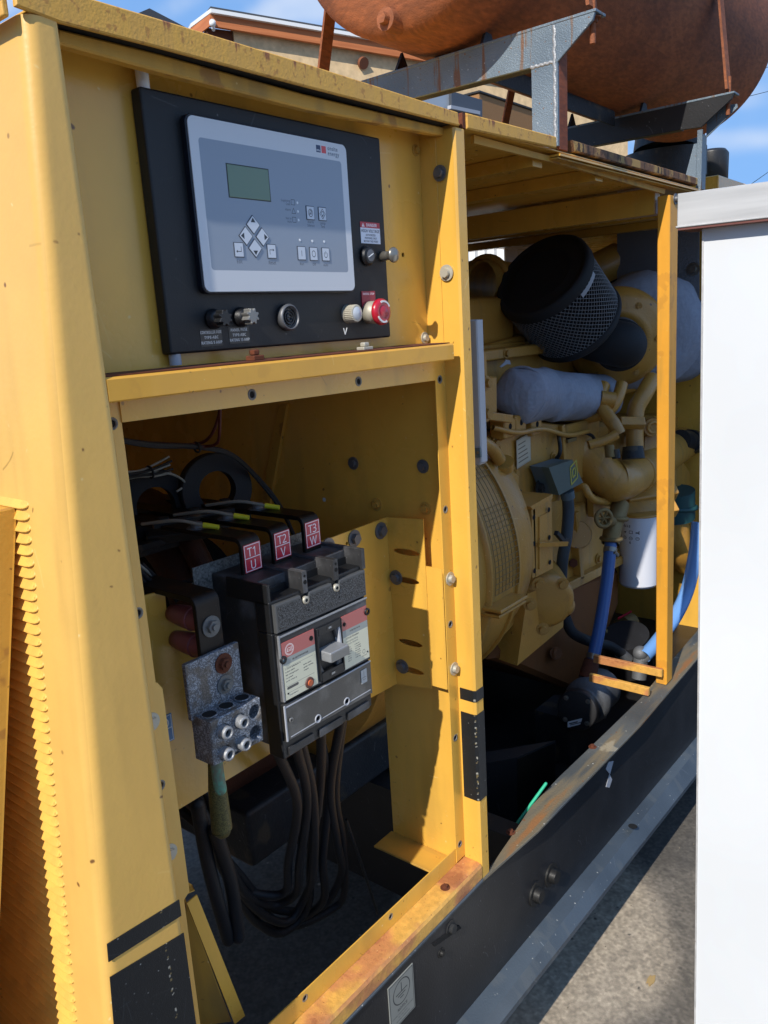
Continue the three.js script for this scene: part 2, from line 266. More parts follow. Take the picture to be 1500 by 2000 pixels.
// ---------------------------------------------------------------- ground
{
  const X0 = -1, Z0 = 3, WD = 6, blob = (x, z, cx, cz, rx, rz) => 1 - Math.hypot((x - cx) / rx, (z - cz) / rz);
  const t = noiseTex(2048, (u, v) => {
    const a = fbm(u, v, 7, 7, 6, 1001), b = fbm(u, v, 900, 900, 2, 1010), d = fbm(u, v, 160, 160, 3, 1022), x = X0 + u * WD, z = Z0 - (1 - v) * WD;
    const s = Math.max(sstep(-0.12, 0.14, blob(x, z, 1.42, 0.2, 0.5, 0.32) * 0.8 + (a - 0.5) * 0.8), 0.3 * sstep(0.56, 0.62, a));
    const c = mixc([86, 81, 74], [160, 147, 128], s); return c.map((q) => q * (0.7 + 0.46 * b + 0.16 * d));
  }, true, (g, n) => { specks(g, n, 2600, '#b5ad9b', 1.0); specks(g, n, 1500, '#2c2a27', 1.3); specks(g, n, 60, '#d8cfba', 2.2); });
  t.repeat.set(1 / WD, 1 / WD); t.offset.set(-X0 / WD, -(Z0 - WD) / WD);
  const m = std({ map: t, roughness: 0.92, bumpMap: tile(grainBump, 0.09), bumpScale: 0.0012 });
  solo('ground', polyXZ([[-60, -90], [120, -90], [120, 40], [-60, 40]], -0.05, 0), m, 'weathered grey asphalt yard with a pale patch beside the skid', 'ground', null, 'structure');
  const pg = new THREE.IcosahedronGeometry(1, 0), pm = std({ color: '#8c8373', roughness: 0.9 }), im = new THREE.InstancedMesh(pg, pm, 420), o = new THREE.Object3D(), col = new THREE.Color();
  for (let i = 0; i < 420; i++) { const r = 0.0009 + 0.0022 * rnd() * rnd(); o.position.set(0.8 + 1.6 * rnd(), r * 0.5, -0.25 + 1.0 * rnd()); o.rotation.set(rnd() * 6, rnd() * 6, rnd() * 6); o.scale.set(r * (0.8 + 0.6 * rnd()), r * (0.5 + 0.4 * rnd()), r); o.updateMatrix(); im.setMatrixAt(i, o.matrix); const q = 0.5 + 0.5 * rnd(); im.setColorAt(i, col.setRGB(q, q * 0.97, q * 0.9)); }
  im.name = 'gravel'; im.castShadow = im.receiveShadow = true; scene.add(tag(im, 'loose grit scattered on the asphalt beside the skid', 'gravel', null, 'stuff'));
}

// ---------------------------------------------------------------- generator enclosure
const XE = (y) => 0.409 - 0.07 * (1.769 - y);      // the louvred end wall leans: its outer face at height y
const enc = thing('generator_enclosure', 'yellow sheet steel generator enclosure with open doors and rusty roof edge', 'generator enclosure', [0.3, 0.51, 0]);
{
  // corner post and end wall are one folded sheet
  const sec = (y) => { const x = XE(y), r = 0.014, o = []; o.push([0.443, -0.037], [0.443, -0.004], [0.44, 0], [0.435, 0]); o.push([x + r + 0.004, 0]); for (let k = 0; k <= 8; k++) { const a = k / 8 * Math.PI / 2; o.push([x + r - r * Math.sin(a), -r + r * Math.cos(a)]); } o.push([x, -r - 0.004], [x, -0.066], [x, -1.1]); return o; };
  const fold = (y0, y1, push = 0, from = 0, to = 99) => {
    const a = sec(y0).slice(from, to), b = sec(y1).slice(from, to), pos = [];
    for (let i = 0; i + 1 < a.length; i++) { const q = [[a[i][0], y0, a[i][1]], [b[i][0], y1, b[i][1]], [b[i + 1][0], y1, b[i + 1][1]], [a[i + 1][0], y0, a[i + 1][1]]]; pos.push(q); }
    const idx = [], vp = []; a.forEach((p, i) => { vp.push(p[0] - push * 0.5, y0, p[1] + push, b[i][0] - push * 0.5, y1, b[i][1] + push); if (i) idx.push(i * 2 - 2, i * 2, i * 2 - 1, i * 2 - 1, i * 2, i * 2 + 1); });
    const g = new THREE.BufferGeometry(); g.setAttribute('position', new THREE.Float32BufferAttribute(vp, 3)); g.setIndex(idx); g.computeVertexNormals(); const n = g.attributes.normal; for (let i = 0; i < n.count; i++) n.setXYZ(i, n.getX(i), n.getY(i), n.getZ(i)); return g;
  };
  part('corner_post', fold(0.505, 1.7765), M.yellowPale, enc);
  const chips = (seedv) => canvasTex(256, 256, (g, n) => { g.fillStyle = '#232527'; g.fillRect(0, 0, n, n); seed = seedv; scratches(g, n, 40, '#5d6164', 40); specks(g, n, 40, '#c9c6bd', 1.6); for (let i = 0; i < 26; i++) { g.fillStyle = rnd() > 0.5 ? '#b9b2a0' : '#8d7a52'; g.fillRect(n - 8 + rnd() * 7, rnd() * n, 2 + rnd() * 4, 2 + rnd() * 7); } });
  M.stripe = std({ map: tile(chips(99), 0.14), color: '#d0d4d8', roughness: 0.42, bumpMap: tile(grainBump, 0.1), bumpScale: 0.0002 });
  part('black_stripe', polyXY([[XE(0.868) + 0.004, 0.868], [0.4425, 0.861], [0.4425, 0.882], [XE(0.889) + 0.004, 0.889]], 0, 0.0012), M.stripe, enc);
  part('black_stripe', polyXY([[XE(0.51) + 0.004, 0.512], [0.4425, 0.512], [0.4425, 0.838], [XE(0.85) + 0.004, 0.85]], 0, 0.0012), M.stripe, enc);
  // louvres pressed in the end wall
  const y0 = 1.352, lg = geo((() => {                                     // a pressed louvre: rounded lip, closed towards its end
    const sx = XE(y0), pr = [[0.0008, 0.0002], [-0.0045, -0.0076], [-0.0049, -0.0088], [-0.0042, -0.0097], [0.0008, -0.0088]], pos = [];
    const ring = (z, k) => pr.map((p) => [sx + (p[0] > 0 ? p[0] : p[0] * k), y0 + p[1] * (0.55 + 0.45 * k), z]), rs = [ring(-0.93, 1), ring(-0.082, 1), ring(-0.0745, 0.82), ring(-0.0705, 0.5), ring(-0.0685, 0)];
    for (let r = 0; r + 1 < rs.length; r++) for (let q = 0; q + 1 < pr.length; q++) { const a = rs[r][q], b2 = rs[r][q + 1], c = rs[r + 1][q + 1], d = rs[r + 1][q]; pos.push(...a, ...b2, ...c, ...a, ...c, ...d); }
    const g = new THREE.BufferGeometry(); g.setAttribute('position', new THREE.Float32BufferAttribute(pos, 3)); g.setAttribute('uv', new THREE.Float32BufferAttribute(new Float32Array(pos.length / 3 * 2), 2)); g.computeVertexNormals(); return g;
  })());
  const tL = yellowPaint([228, 178, 80], 91, 0.2, 0.08), LM = [0, 0.37, 0.71].map((o) => { const t = tile(tL, 0.5); t.offset.set(o, o * 1.7); return phy({ map: t, roughness: 0.55, bumpMap: tile(grainBump, 0.1), bumpScale: 0.0003 }); });
  const b = bases.get(enc); lg.translate(-b[0], -b[1], -b[2]);
  for (let i = 0; i < 70; i++) { const m = new THREE.Mesh(lg, LM[(i * 7) % 5 % 3]); m.rotation.x = (rnd() - 0.5) * 0.0012; m.name = 'louver'; m.position.set(-0.07 * 0.0119 * i, -0.0119 * i, 0); m.castShadow = m.receiveShadow = true; enc.add(m); }
  // awning door on the end wall, hinged above the louvres
  const A = [0.376, 1.338], B = [0.205, 0.53], dz = -0.094;
  part('awning_panel', polyXY([[A[0], A[1]], [B[0], B[1]], [B[0] + 0.002, B[1]], [A[0] + 0.002, A[1]]], -0.95, dz), M.yellow, enc);
  part('awning_flange', polyXY([[A[0], A[1]], [A[0] - 0.0155, A[1] + 0.0005], [B[0] - 0.019, B[1]], [B[0], B[1]]], dz - 0.002, dz), M.yellowDirty, enc);
  part('awning_hinge', [box(0.352, 0.378, 1.336, 1.342, -0.3, dz - 0.001), box(0.335, 0.36, 1.318, 1.324, -0.3, -0.112)], M.yellowDirty, enc);
  // roof edge
  const tR = window2(canvasTex(2048, 64, (g, w, h) => {
    const im = g.createImageData(w, h); for (let j = 0; j < h; j++) for (let i = 0; i < w; i++) {
      const u = i / w, v = j / h, a = fbm(u, v * 0.08, 150, 4, 5, 1201), d = fbm(u, v * 0.04, 420, 4, 3, 1230), k = (j * w + i) * 4;
      const edge = 1 - v; let c = mixc([222, 168, 66], [206, 156, 74], a); const r = sstep(0.72, 0.9, edge * 0.72 + (a - 0.5) * 0.8 + (d - 0.5) * 0.5); c = mixc(c, [132, 74, 44], r * 0.85); const r2 = sstep(0.66, 0.74, fbm(u, v * 0.2, 300, 40, 3, 1260)); c = mixc(c, [120, 66, 36], 0.3 * r2);
      im.data[k] = c[0]; im.data[k + 1] = c[1]; im.data[k + 2] = c[2]; im.data[k + 3] = 255; }
    g.putImageData(im, 0, 0);
  }), 0.39, 1.758, 1.8, 0.05);
  M.roofEdge = std({ map: tR, roughness: 0.55, bumpMap: tile(grainBump, 0.2), bumpScale: 0.0003 });
  part('roof_rail', polyXY([[0.403,1.779], [0.443,1.775], [0.54,1.776], [0.751,1.776], [1.075,1.778], [1.073,1.796], [0.756,1.801], [0.544,1.802], [0.481,1.802], [0.429,1.802], [0.404,1.801]], -0.004, 0.002, null, 0.0015), M.roofEdge, enc);
  part('roof_rail', [polyXY([[1.097, 1.777], [1.386, 1.784], [1.386, 1.803], [1.097, 1.799]], -0.006, 0.0015, null, 0.002)], M.roofEdge, enc);
  part('rail_joint', polyXY([[1.0885, 1.778], [1.0965, 1.777], [1.0965, 1.7985], [1.0885, 1.7985]], -0.008, -0.001), M.boltRust, enc);
  part('roof_rail', box(0.394, 0.4, 1.771, 1.8, -1.1, -0.0045, 0.002), M.roofEdge, enc);
  const rr = (pts, z0, z1, mat) => part('roof_rail', polyXY(pts, z0, z1, null, 0.002), mat, enc);
  rr([[1.467,1.789], [2.148,1.79], [2.147,1.807], [1.455,1.807]], -0.05, -0.002, M.railRust);
  part('roof_lip', polyXY([[1.4, 1.774], [2.2, 1.776], [2.2, 1.7785], [1.4, 1.7775]], -0.03, 0.001), M.yellow, enc);
  part('roof_lip', polyXY([[1.4, 1.77], [2.2, 1.772], [2.2, 1.7738], [1.4, 1.7725]], -0.03, -0.004), M.yellowDirty, enc);
  part('seal_strip', polyXY([[1.15,1.779], [1.149,1.767], [1.453,1.767], [1.971,1.758], [1.977,1.769], [1.453,1.776]], -0.026, -0.02), M.yellowDirty, enc, 'seal strip with flaking paint and rust');
  part('roof_panel', box(0.42, 4.2, 1.7815, 1.7845, -1.12, -0.0065), M.yellow, enc);
  // roof underside ribs over the engine
  for (const x of [1.36, 1.62, 2.45, 2.75]) part('roof_rib', box(x, x + 0.035, 1.757, 1.781, -1.1, -0.032), M.yellow, enc);
  part('cross_beam', box(1.965, 2.0, 1.715, 1.775, -1.1, -0.04, 0.003), M.yellow, enc);
  // upper bay: rail under the roof, back sheet, middle post
  part('header_rail', polyXY([[0.45,1.764], [0.456,1.765], [0.554,1.762], [0.774,1.759], [1.067,1.767], [1.068,1.779], [0.776,1.776], [0.556,1.779], [0.453,1.778]], -0.034, -0.02, null, 0.002), M.yellowDirty, enc);
  part('gap_shade_strip', box(0.44, 1.066, 1.7795, 1.7812, -0.035, -0.0062), M.blackDeep, enc, 'black strip added as painted shade in the gap under the roof edge'); part('gap_shade_strip', box(0.44, 1.066, 1.7705, 1.7795, -0.0375, -0.0345), M.blackDeep, enc);  // black strips added to paint the shade in the gap below the roof rail
  part('back_sheet', polyXY([[0.443, 1.425], [1.065, 1.425], [1.065, 1.782], [0.443, 1.782]], -0.067, -0.064, [[1.009, 1.601, 0.0035]]), M.yellow, enc);
  bolt([1.053, 1.753, -0.064], [0, 0, 1], 0.0055, M.yellowDirty, enc); bolt([1.054, 1.476, -0.064], [0, 0, 1], 0.006, M.bolt, enc);
  // real folds of the middle post: front strip and side face
  part('middle_post', [polyXZ([[1.065, -0.0645], [1.065, -0.004], [1.0675, 0], [1.0895, 0], [1.0905, -0.004], [1.0905, -0.0645]], 0.506, 1.776, null, 0.0012)], M.yellow, enc);
  part('post_side_sheet', box(1.0634, 1.065, 1.44, 1.768, -0.064, -0.034, 0.0004), M.yellow, enc);
  const stripe = (y0, y1) => part('black_stripe', polyXZ([[1.0638, -0.031], [1.0638, -0.0035], [1.067, 0.0011], [1.0898, 0.0011], [1.0898, -0.001], [1.0664, -0.001], [1.0664, -0.031]], y0, y1), M.stripe, enc);
  stripe(0.858, 0.879); stripe(0.667, 0.834);
  // door jambs with clip nuts
  const jl = [[0.463, 1.418], [0.4625, 1.212], [0.461, 1.004], [0.457, 0.797]], jr = [[1.05, 1.411], [1.05, 1.2], [1.05, 1.0], [1.05, 0.788], [1.05, 0.576]];
  part('door_jamb', polyXY([[0.443, 0.545], [0.4705, 0.545], [0.474, 1.45], [0.443, 1.45]], -0.0365, -0.035, jl.map((p) => [...p, 0.0045])), M.yellowPale, enc);
  part('door_jamb', polyXY([[1.0375, 0.545], [1.065, 0.545], [1.065, 1.45], [1.0375, 1.45]], -0.0365, -0.035, jr.map((p) => [...p, 0.0045])), M.yellow, enc);
  for (const p of [...jl, ...jr]) clip([...p, -0.0362], [0, 0, 1], 0.0055, enc);
  bolt([0.46, 1.084, -0.035], [0, 0, 1], 0.007, M.bolt, enc); bolt([0.46, 0.917, -0.035], [0, 0, 1], 0.007, M.bolt, enc);
  bolt([1.054, 1.08, -0.035], [0, 0, 1], 0.0075, M.bolt, enc, 0.1); bolt([1.055, 0.917, -0.035], [0, 0, 1], 0.0075, M.bolt, enc, 0.5);
  bolt([1.0634, 1.716, -0.028], [-1, 0, 0], 0.0075, M.boltGrey, enc, 0.2); bolt([1.0634, 1.572, -0.023], [-1, 0, 0], 0.0078, M.bolt, enc, 0.6);
  part('hinge_plate', polyXY([[0.468, 0.84], [0.482, 0.85], [0.482, 1.115], [0.476, 1.125], [0.468, 1.125]], -0.039, -0.0372), M.yellowPale, enc);
  // shelf between the two bays
  part('shelf', [polyZY([[-0.0635, 1.4665], [-0.002, 1.4665], [0, 1.464], [0, 1.4435], [-0.0015, 1.442], [-0.006, 1.442], [-0.006, 1.444], [-0.003, 1.4445], [-0.003, 1.464], [-0.0635, 1.464]], 0.441, 1.04)], M.shelf || (M.shelf = phy({ map: tile(yellowPaint([224, 164, 52], 140, 0.2, 0.06), 0.6), roughness: 0.45, clearcoat: 0.2 })), enc);
  part('shelf_edge', polyXZ([[0.443, -0.0635], [1.036, -0.0635], [1.036, -0.004], [0.443, -0.004]], 1.4668, 1.4682), M.boltRust, enc, 'rusty bare top edge of the shelf');
  part('shelf_flange', polyXY([[0.4735, 1.418], [1.0365, 1.411], [1.0365, 1.4425], [0.4735, 1.4425]], -0.0345, -0.033, [[0.654, 1.428, 0.0042], [0.851, 1.426, 0.0042]]), M.yellow, enc);
  clip([0.654, 1.428, -0.0338], [0, 0, 1], 0.0055, enc); clip([0.851, 1.426, -0.0338], [0, 0, 1], 0.0055, enc);
  part('block_nut', [box(0.651, 0.668, 1.468, 1.474, -0.035, -0.02), box(0.654, 0.664, 1.474, 1.481, -0.032, -0.023, 0.002)], M.boltRust, enc); part('block_nut', [box(0.852, 0.872, 1.468, 1.4725, -0.034, -0.02), box(0.856, 0.867, 1.4725, 1.4785, -0.031, -0.022, 0.002)], M.bolt, enc);
  // lower bay: ceiling, bulkhead, leg, breaker mounting plate
  part('bay_ceiling', box(0.443, 1.063, 1.4265, 1.43, -1.1, -0.064, 0.0008), M.yellow, enc);
  part('bulkhead', polyZY([[-1.1, 0.9], [-0.2, 0.9], [-0.2, 0.53], [-0.037, 0.53], [-0.037, 1.425], [-1.1, 1.425]], 1.0605, 1.0635), M.yellow, enc);
  part('leg_foot', box(1.005, 1.0605, 0.527, 0.531, -0.205, -0.04), M.yellowDirty, enc);
  part('seam_strip', polyZY([[-0.411,1.365], [-0.389,1.366], [-0.462,1.167], [-0.489,1.164]], 1.054, 1.0605), M.yellowDirty, enc);
  for (const p of [[1.263, -0.238], [1.267, -0.084], [1.192, -0.19], [1.195, -0.083]]) bolt([1.0605, ...p], [-1, 0, 0], 0.0075, p[0] > 1.2 ? M.boltGrey : M.yellowDirty, enc);
  fastener('hole', discGeo, [1.0604, 1.189, -0.317], [-1, 0, 0], 0.004, M.paleFill, enc);  // pale disc paints the daylight seen through a hole
  part('mounting_plate', polyXY([[0.548,0.879], [0.761,0.88], [1.037, 0.868], [1.037, 1.178], [0.845,1.176], [0.672,1.189], [0.64,1.189], [0.638,1.139], [0.576,1.152], [0.577,1.185], [0.524,1.188], [0.485,0.874]], -0.152, -0.149, [[0.93, 1.158, 0.003], [0.955, 1.03, 0.004]]), M.yellow, enc);
  for (const p of [[0.948, 1.162], [1.017, 1.159], [0.885, 1.164]]) bolt([...p, -0.149], [0, 0, 1], 0.0095, M.boltGrey, enc);
  const slotted = [[-0.11, 1.121, 0.028, 0.0055], [-0.112, 1.07, 0.026, 0.0055], [-0.112, 0.955, 0.026, 0.0055], [-0.112, 0.903, 0.026, 0.0055]];
  part('slotted_flange', polyZY([[-0.15, 0.868], [-0.071, 0.878], [-0.071, 1.183], [-0.15, 1.178]], 1.0355, 1.037, slotted), M.yellow, enc);
  bolt([1.0355, 1.072, -0.135], [-1, 0, 0], 0.0085, M.boltGrey, enc); bolt([1.0355, 0.906, -0.133], [-1, 0, 0], 0.0085, M.boltGrey, enc);
  part('slot_bracket', polyXZ([[1.037, -0.073], [1.037, -0.04], [1.0385, -0.0385], [1.04, -0.04], [1.04, -0.073]], 0.884, 1.101), M.yellow, enc);
  // sill under the lower bay
  const tS = noiseTex(1024, (u, v) => { const a = fbm(u, v, 8, 8, 6, 1301), d = fbm(u, v, 70, 70, 3, 1320); let c = mixc([212, 160, 76], [190, 128, 78], sstep(0.36, 0.58, a)); c = mixc(c, [146, 90, 58], 0.7 * sstep(0.56, 0.68, a * 0.7 + d * 0.3)); return c.map((q) => q * (0.9 + 0.2 * d)); }, true, (g, n) => { specks(g, n, 400, '#7a4024', 2); specks(g, n, 200, '#e8c789', 2); });
  M.sill = std({ map: tile(tS, 0.5), roughness: 0.55, bumpMap: tile(grainBump, 0.15), bumpScale: 0.0005 });
  part('sill', [polyZY([[0.001, 0.511], [0.001, 0.534], [-0.002, 0.5395], [-0.008, 0.541], [-0.037, 0.541], [-0.037, 0.511]], 0.3, 1.0645)], M.sill, enc);
  part('sill_lip', polyXY([[0.4, 0.541], [1.04, 0.541], [1.04, 0.572], [0.4, 0.575]], -0.0392, -0.0372, [[0.648, 0.562, 0.004], [0.848, 0.561, 0.004]]), M.yellow, enc);
  clip([0.648, 0.562, -0.0385], [0, 0, 1], 0.005, enc); clip([0.848, 0.561, -0.0385], [0, 0, 1], 0.005, enc); bolt([0.975, 0.541, -0.018], [0, 1, 0], 0.0055, M.boltRust, enc);
  // far post and far walls
  part('far_post', [polyXY([[2.001,0.51], [2.044,0.511], [2.007,1.752], [1.952,1.752]], -0.03, 0, null, 0.002)], M.yellowPost || (M.yellowPost = std({ map: tile(yellowPaint([222, 156, 50], 155, 0.35, 0.12), 0.5), roughness: 0.5 })), enc);
  bolt([1.985, 1.745, 0], [0, 0, 1], 0.008, M.boltGrey, enc); bolt([2.006, 1.745, 0], [0, 0, 1], 0.008, M.boltGrey, enc);
  part('rear_wall', polyXY([[0.4, 0.3], [4.2, 0.3], [4.2, 1.781], [3.09, 1.781], [3.09, 1.69], [2.72, 1.69], [2.72, 1.781], [0.4, 1.781]], -1.105, -1.1), M.yellow, enc);
  part('radiator_wall', polyZY([[-1.1, 0.5], [-0.9, 0.5], [-0.9, 1.779], [-1.1, 1.779]], 4.19, 4.199), M.yellow, enc);
}

// ---------------------------------------------------------------- skid
const skid = thing('generator_skid', 'black steel skid beam with worn rusty top flange and protruding lower flange', 'steel skid', [0.3, 0, 0]);
part('web', polyXY([[-0.3, 0.27], [0.9, 0.265], [2.3, 0.22], [4.2, 0.15], [4.2, 0.503], [2.3, 0.497], [1.09, 0.5045], [0.3, 0.51], [-0.3, 0.51]], -0.012, 0), M.blackPaint, skid);
part('top_edge', polyXY([[-0.3, 0.51], [0.3, 0.51], [1.063, 0.5055], [1.063, 0.5105], [0.3, 0.515], [-0.3, 0.515]], -0.02, 0.004, null, 0.001), M.footSteel, skid);
part('top_flange', polyXZ([[1.061,0.001], [1.249,0.016], [1.614,0.021], [1.756,0.023], [2.193,0.012], [3.6, 0.004], [3.6, -0.11], [2.405,-0.056], [2.199,-0.047], [1.893,-0.031], [1.708,-0.033], [1.547,-0.036], [1.45,-0.038], [1.316,-0.036], [1.202,-0.019], [1.104,-0.006]], 0.502, 0.508, null, 0.001), M.flange, skid);
part('lower_flange', hex8([[-0.3, 0.305, 0.048], [4.2, 0.1, 0.048], [4.2, 0.165, 0.0], [-0.3, 0.318, 0.0]], [0, -0.012, 0]), M.footSteel, skid);
part('web', box(-0.3, 4.2, 0.2, 0.5, -1.1, -1.085), M.blackPaint, skid); part('end_beam', box(-0.29, -0.24, 0.2, 0.5, -1.08, -0.015), M.blackPaint, skid); part('end_beam', box(3.4, 3.45, 0.2, 0.49, -1.08, -0.015), M.blackPaint, skid); part('end_beam', box(1.22, 1.27, 0.22, 0.49, -1.08, -0.015), M.blackPaint, skid);
part('fuel_tank', box(1.3, 3.35, 0.2, 0.25, -1.07, -0.02), M.blackPaint, skid);
for (const x of [0.35, 2.9]) for (const z of [-0.09, -1.05]) part('foot', box(x - 0.06, x + 0.06, 0, 0.215, z - 0.03, z + 0.05), M.blackPaint, skid);
bolt([1.327, 0.351, 0], [0, 0, 1], 0.0165, M.skidBolt, skid, 0.2); bolt([1.259, 0.349, 0], [0, 0, 1], 0.0165, M.skidBolt, skid, 0.5); bolt([0.961, 0.478, 0], [0, 0, 1], 0.009, M.darkSteel, skid);
bolt([1.213, 0.508, -0.026], [0, 1, 0], 0.006, M.boltRust, skid); bolt([1.6, 0.508, -0.03], [0, 1, 0], 0.006, M.boltRust, skid);
fastener('hole', discGeo, [1.71, 0.256, 0.026], [0.08, 1, 0], 0.011, M.gap, skid); bolt([0.93, 0.45, 0], [0, 0, 1], 0.006, M.skidBolt, skid);
part('decal', polyXY([[1.621,0.469], [1.65,0.457], [1.63,0.432], [1.606,0.457]], 0, 0.0008), M.greyLight, skid); part('decal', polyXY([[1.627,0.434], [1.642,0.412], [1.627,0.398], [1.607,0.41]], 0, 0.0008), M.greyLight, skid);
part('drip_pipe', polyXY([[0.991,0.457], [0.911,0.477], [0.905,0.487], [0.984,0.468]], 0, 0.002), M.gap, skid);
{
  const t = printTex(256, 335, (g, w, h) => {
    g.fillStyle = '#85867f'; g.fillRect(0, 0, w, h); g.strokeStyle = '#26282a'; g.lineWidth = 4; g.strokeRect(10, 10, w - 20, h - 20);
    g.lineWidth = 7; g.beginPath(); g.arc(w / 2, 112, 84, 0, 7); g.stroke(); g.beginPath(); g.moveTo(w / 2, 48); g.lineTo(w / 2, 112); g.stroke();
    [[58, 112], [38, 132], [18, 152]].forEach(([r, y]) => { g.beginPath(); g.moveTo(w / 2 - r, y); g.lineTo(w / 2 + r, y); g.stroke(); });
    g.fillStyle = '#26282a'; g.textAlign = 'center'; g.font = 'bold 28px sans-serif'; g.fillText('NOTICE', w / 2, 236); g.font = '15px sans-serif'; g.fillText('CONNECT EQUIPMENT GROUND', w / 2, 262, w - 44); g.fillText('TO THIS STUD', w / 2, 284); g.fillText('BEFORE OPERATING', w / 2, 306);
  });
  const o = plate('notice_plate', [0.8175, 0.448, 0.0018], 0.065, 0.085, 0.0018, t, scene, { rough: 0.5 });
  tag(o, 'small grey notice plate with earth symbol on the black skid below the sill', 'sign plate');
}

// ---------------------------------------------------------------- control panel in the upper bay
{
  const cp = thing('control_panel', 'black hinged control panel with grey display module, fuses and red emergency stop', 'control panel', [0.75, 1.482, -0.063]);
  const Z0 = -0.046;
  part('face_plate', [box(0.5535, 0.946, 1.482, 1.7535, -0.0635, Z0, 0.003)], M.panelBlack, cp);
  part('hinge_pin', cyl([0.565, 1.47, -0.055], [0.565, 1.486, -0.055], 0.0068), M.greyLight, cp); part('hinge_pin', cyl([0.565, 1.75, -0.055], [0.565, 1.775, -0.055], 0.0068), M.whiteTrim, cp);
  // display module
  const X0 = 0.6025, X1 = 0.86, Y0 = 1.548, Y1 = 1.7315, W = X1 - X0, H = Y1 - Y0, zf = -0.036;
  const rrect = (x0, x1, y0, y1, r) => { const p = []; for (const [cx, cy, a] of [[x1 - r, y1 - r, 0], [x0 + r, y1 - r, 1], [x0 + r, y0 + r, 2], [x1 - r, y0 + r, 3]]) for (let k = 0; k <= 6; k++) { const t = (a + k / 6) * Math.PI / 2; p.push([cx + r * Math.cos(t), cy + r * Math.sin(t)]); } return p; };
  const mod = part('display_module', polyXY(rrect(X0 - 0.0022, X1 + 0.0022, Y0 - 0.0022, Y1 + 0.0022, 0.009), Z0, zf - 0.0012, null, 0.0008), std({ color: '#10131f', roughness: 0.4 }), cp);
  const PX = 1400, PY = Math.round(PX * H / W), tx = (x) => (x - X0) / W * PX, ty = (y) => (Y1 - y) / H * PY, mm = (d) => d / W * PX;
  const face = printTex(PX, PY, (g, w, h) => {
    g.fillStyle = '#cdcfd2'; g.fillRect(0, 0, w, h);
    g.fillStyle = '#8e97a3'; g.beginPath(); g.roundRect(tx(0.6148), ty(1.7105), mm(0.2337), mm(0.139), mm(0.004)); g.fill();
    g.fillStyle = '#1f2c50'; g.fillRect(tx(0.8025), ty(1.7255), mm(0.008), mm(0.0085)); g.fillStyle = '#e8e8ea'; g.font = `bold ${mm(0.0034)}px sans-serif`; g.textAlign = 'center'; g.fillText('mtu', tx(0.8065), ty(1.7185));
    g.fillStyle = '#d8413c'; g.fillRect(tx(0.8122), ty(1.7255), mm(0.0085), mm(0.0085));
    g.fillStyle = '#5f666f'; g.textAlign = 'left'; g.font = `bold ${mm(0.0066)}px sans-serif`; g.fillText('onsite', tx(0.8235), ty(1.7215)); g.fillText('energy', tx(0.8235), ty(1.7155));
    g.fillStyle = '#2b303a'; g.textAlign = 'center'; g.font = `${mm(0.0052)}px sans-serif`;
    g.fillText('Edit', tx(0.6572), ty(1.5795)); g.fillText('Reset', tx(0.7094), ty(1.5793)); g.font = `${mm(0.0044)}px sans-serif`; g.fillText('Run', tx(0.7606), ty(1.5793)); g.fillText('Off', tx(0.783), ty(1.579)); g.fillText('Auto', tx(0.8048), ty(1.5787));
    g.font = `${mm(0.0042)}px sans-serif`; g.fillText('Alarm', tx(0.7824), ty(1.6305)); g.fillText('Silence', tx(0.7824), ty(1.6262)); g.fillText('Lamp', tx(0.8046), ty(1.6302)); g.fillText('Test', tx(0.8046), ty(1.626));
    g.textAlign = 'right'; g.font = `${mm(0.0036)}px sans-serif`; [['Supplying', 'Load', 1.6535], ['Alarm', '', 1.6433], ['Not in', 'Auto', 1.6331]].forEach(([a, b, y]) => { g.fillText(a, tx(0.7485), ty(y - 0.0002)); g.fillText(b, tx(0.7485), ty(y - 0.0038)); });
    g.strokeStyle = '#2b303a'; g.lineWidth = 3; [1.6535, 1.6331].forEach((y) => g.strokeRect(tx(0.7502), ty(y + 0.003), mm(0.006), mm(0.006))); g.beginPath(); g.moveTo(tx(0.7532), ty(1.6467)); g.lineTo(tx(0.7565), ty(1.6405)); g.lineTo(tx(0.7499), ty(1.6405)); g.closePath(); g.stroke();
  });
  { const g = new THREE.ExtrudeGeometry(shapeOf(rrect(X0, X1, Y0, Y1, 0.008)), { depth: 0.0012, bevelEnabled: false }).translate(0, 0, zf - 0.0012), p = g.attributes.position, uv = g.attributes.uv; for (let i = 0; i < p.count; i++) uv.setXY(i, (p.getX(i) - X0) / W, (p.getY(i) - Y0) / H); part('overlay', g, phy({ map: face, roughness: 0.3, clearcoat: 0.35, clearcoatRoughness: 0.15 }), mod, null, true); }
  part('lcd_screen', box(0.6515, 0.715, 1.6522, 1.687, zf - 0.001, zf + 0.0006, 0.0004), M.lcd, mod);
  part('lcd_frame', polyXY([[0.6505, 1.6512], [0.716, 1.6512], [0.716, 1.688], [0.6505, 1.688]], zf - 0.001, zf + 0.0003), std({ color: '#2c3328', roughness: 0.5 }), mod);
  const keyTex = (draw) => printTex(128, 128, (g) => { g.fillStyle = '#c8ced6'; g.fillRect(0, 0, 128, 128); g.strokeStyle = '#3b414b'; g.lineWidth = 9; g.strokeRect(2, 2, 124, 124); g.strokeStyle = '#23272e'; g.fillStyle = '#23272e'; g.lineWidth = 6; draw(g); });
  const key = (x, y, draw, w = 0.0145, h = 0.0168) => plate('key', [x, y, zf + 0.0009], w, h, 0.0012, keyTex(draw), mod, { rough: 0.4 });
  key(0.6574, 1.5946, (g) => { g.beginPath(); g.moveTo(94, 36); g.lineTo(94, 78); g.lineTo(36, 78); g.stroke(); g.beginPath(); g.moveTo(24, 78); g.lineTo(46, 66); g.lineTo(46, 90); g.fill(); });
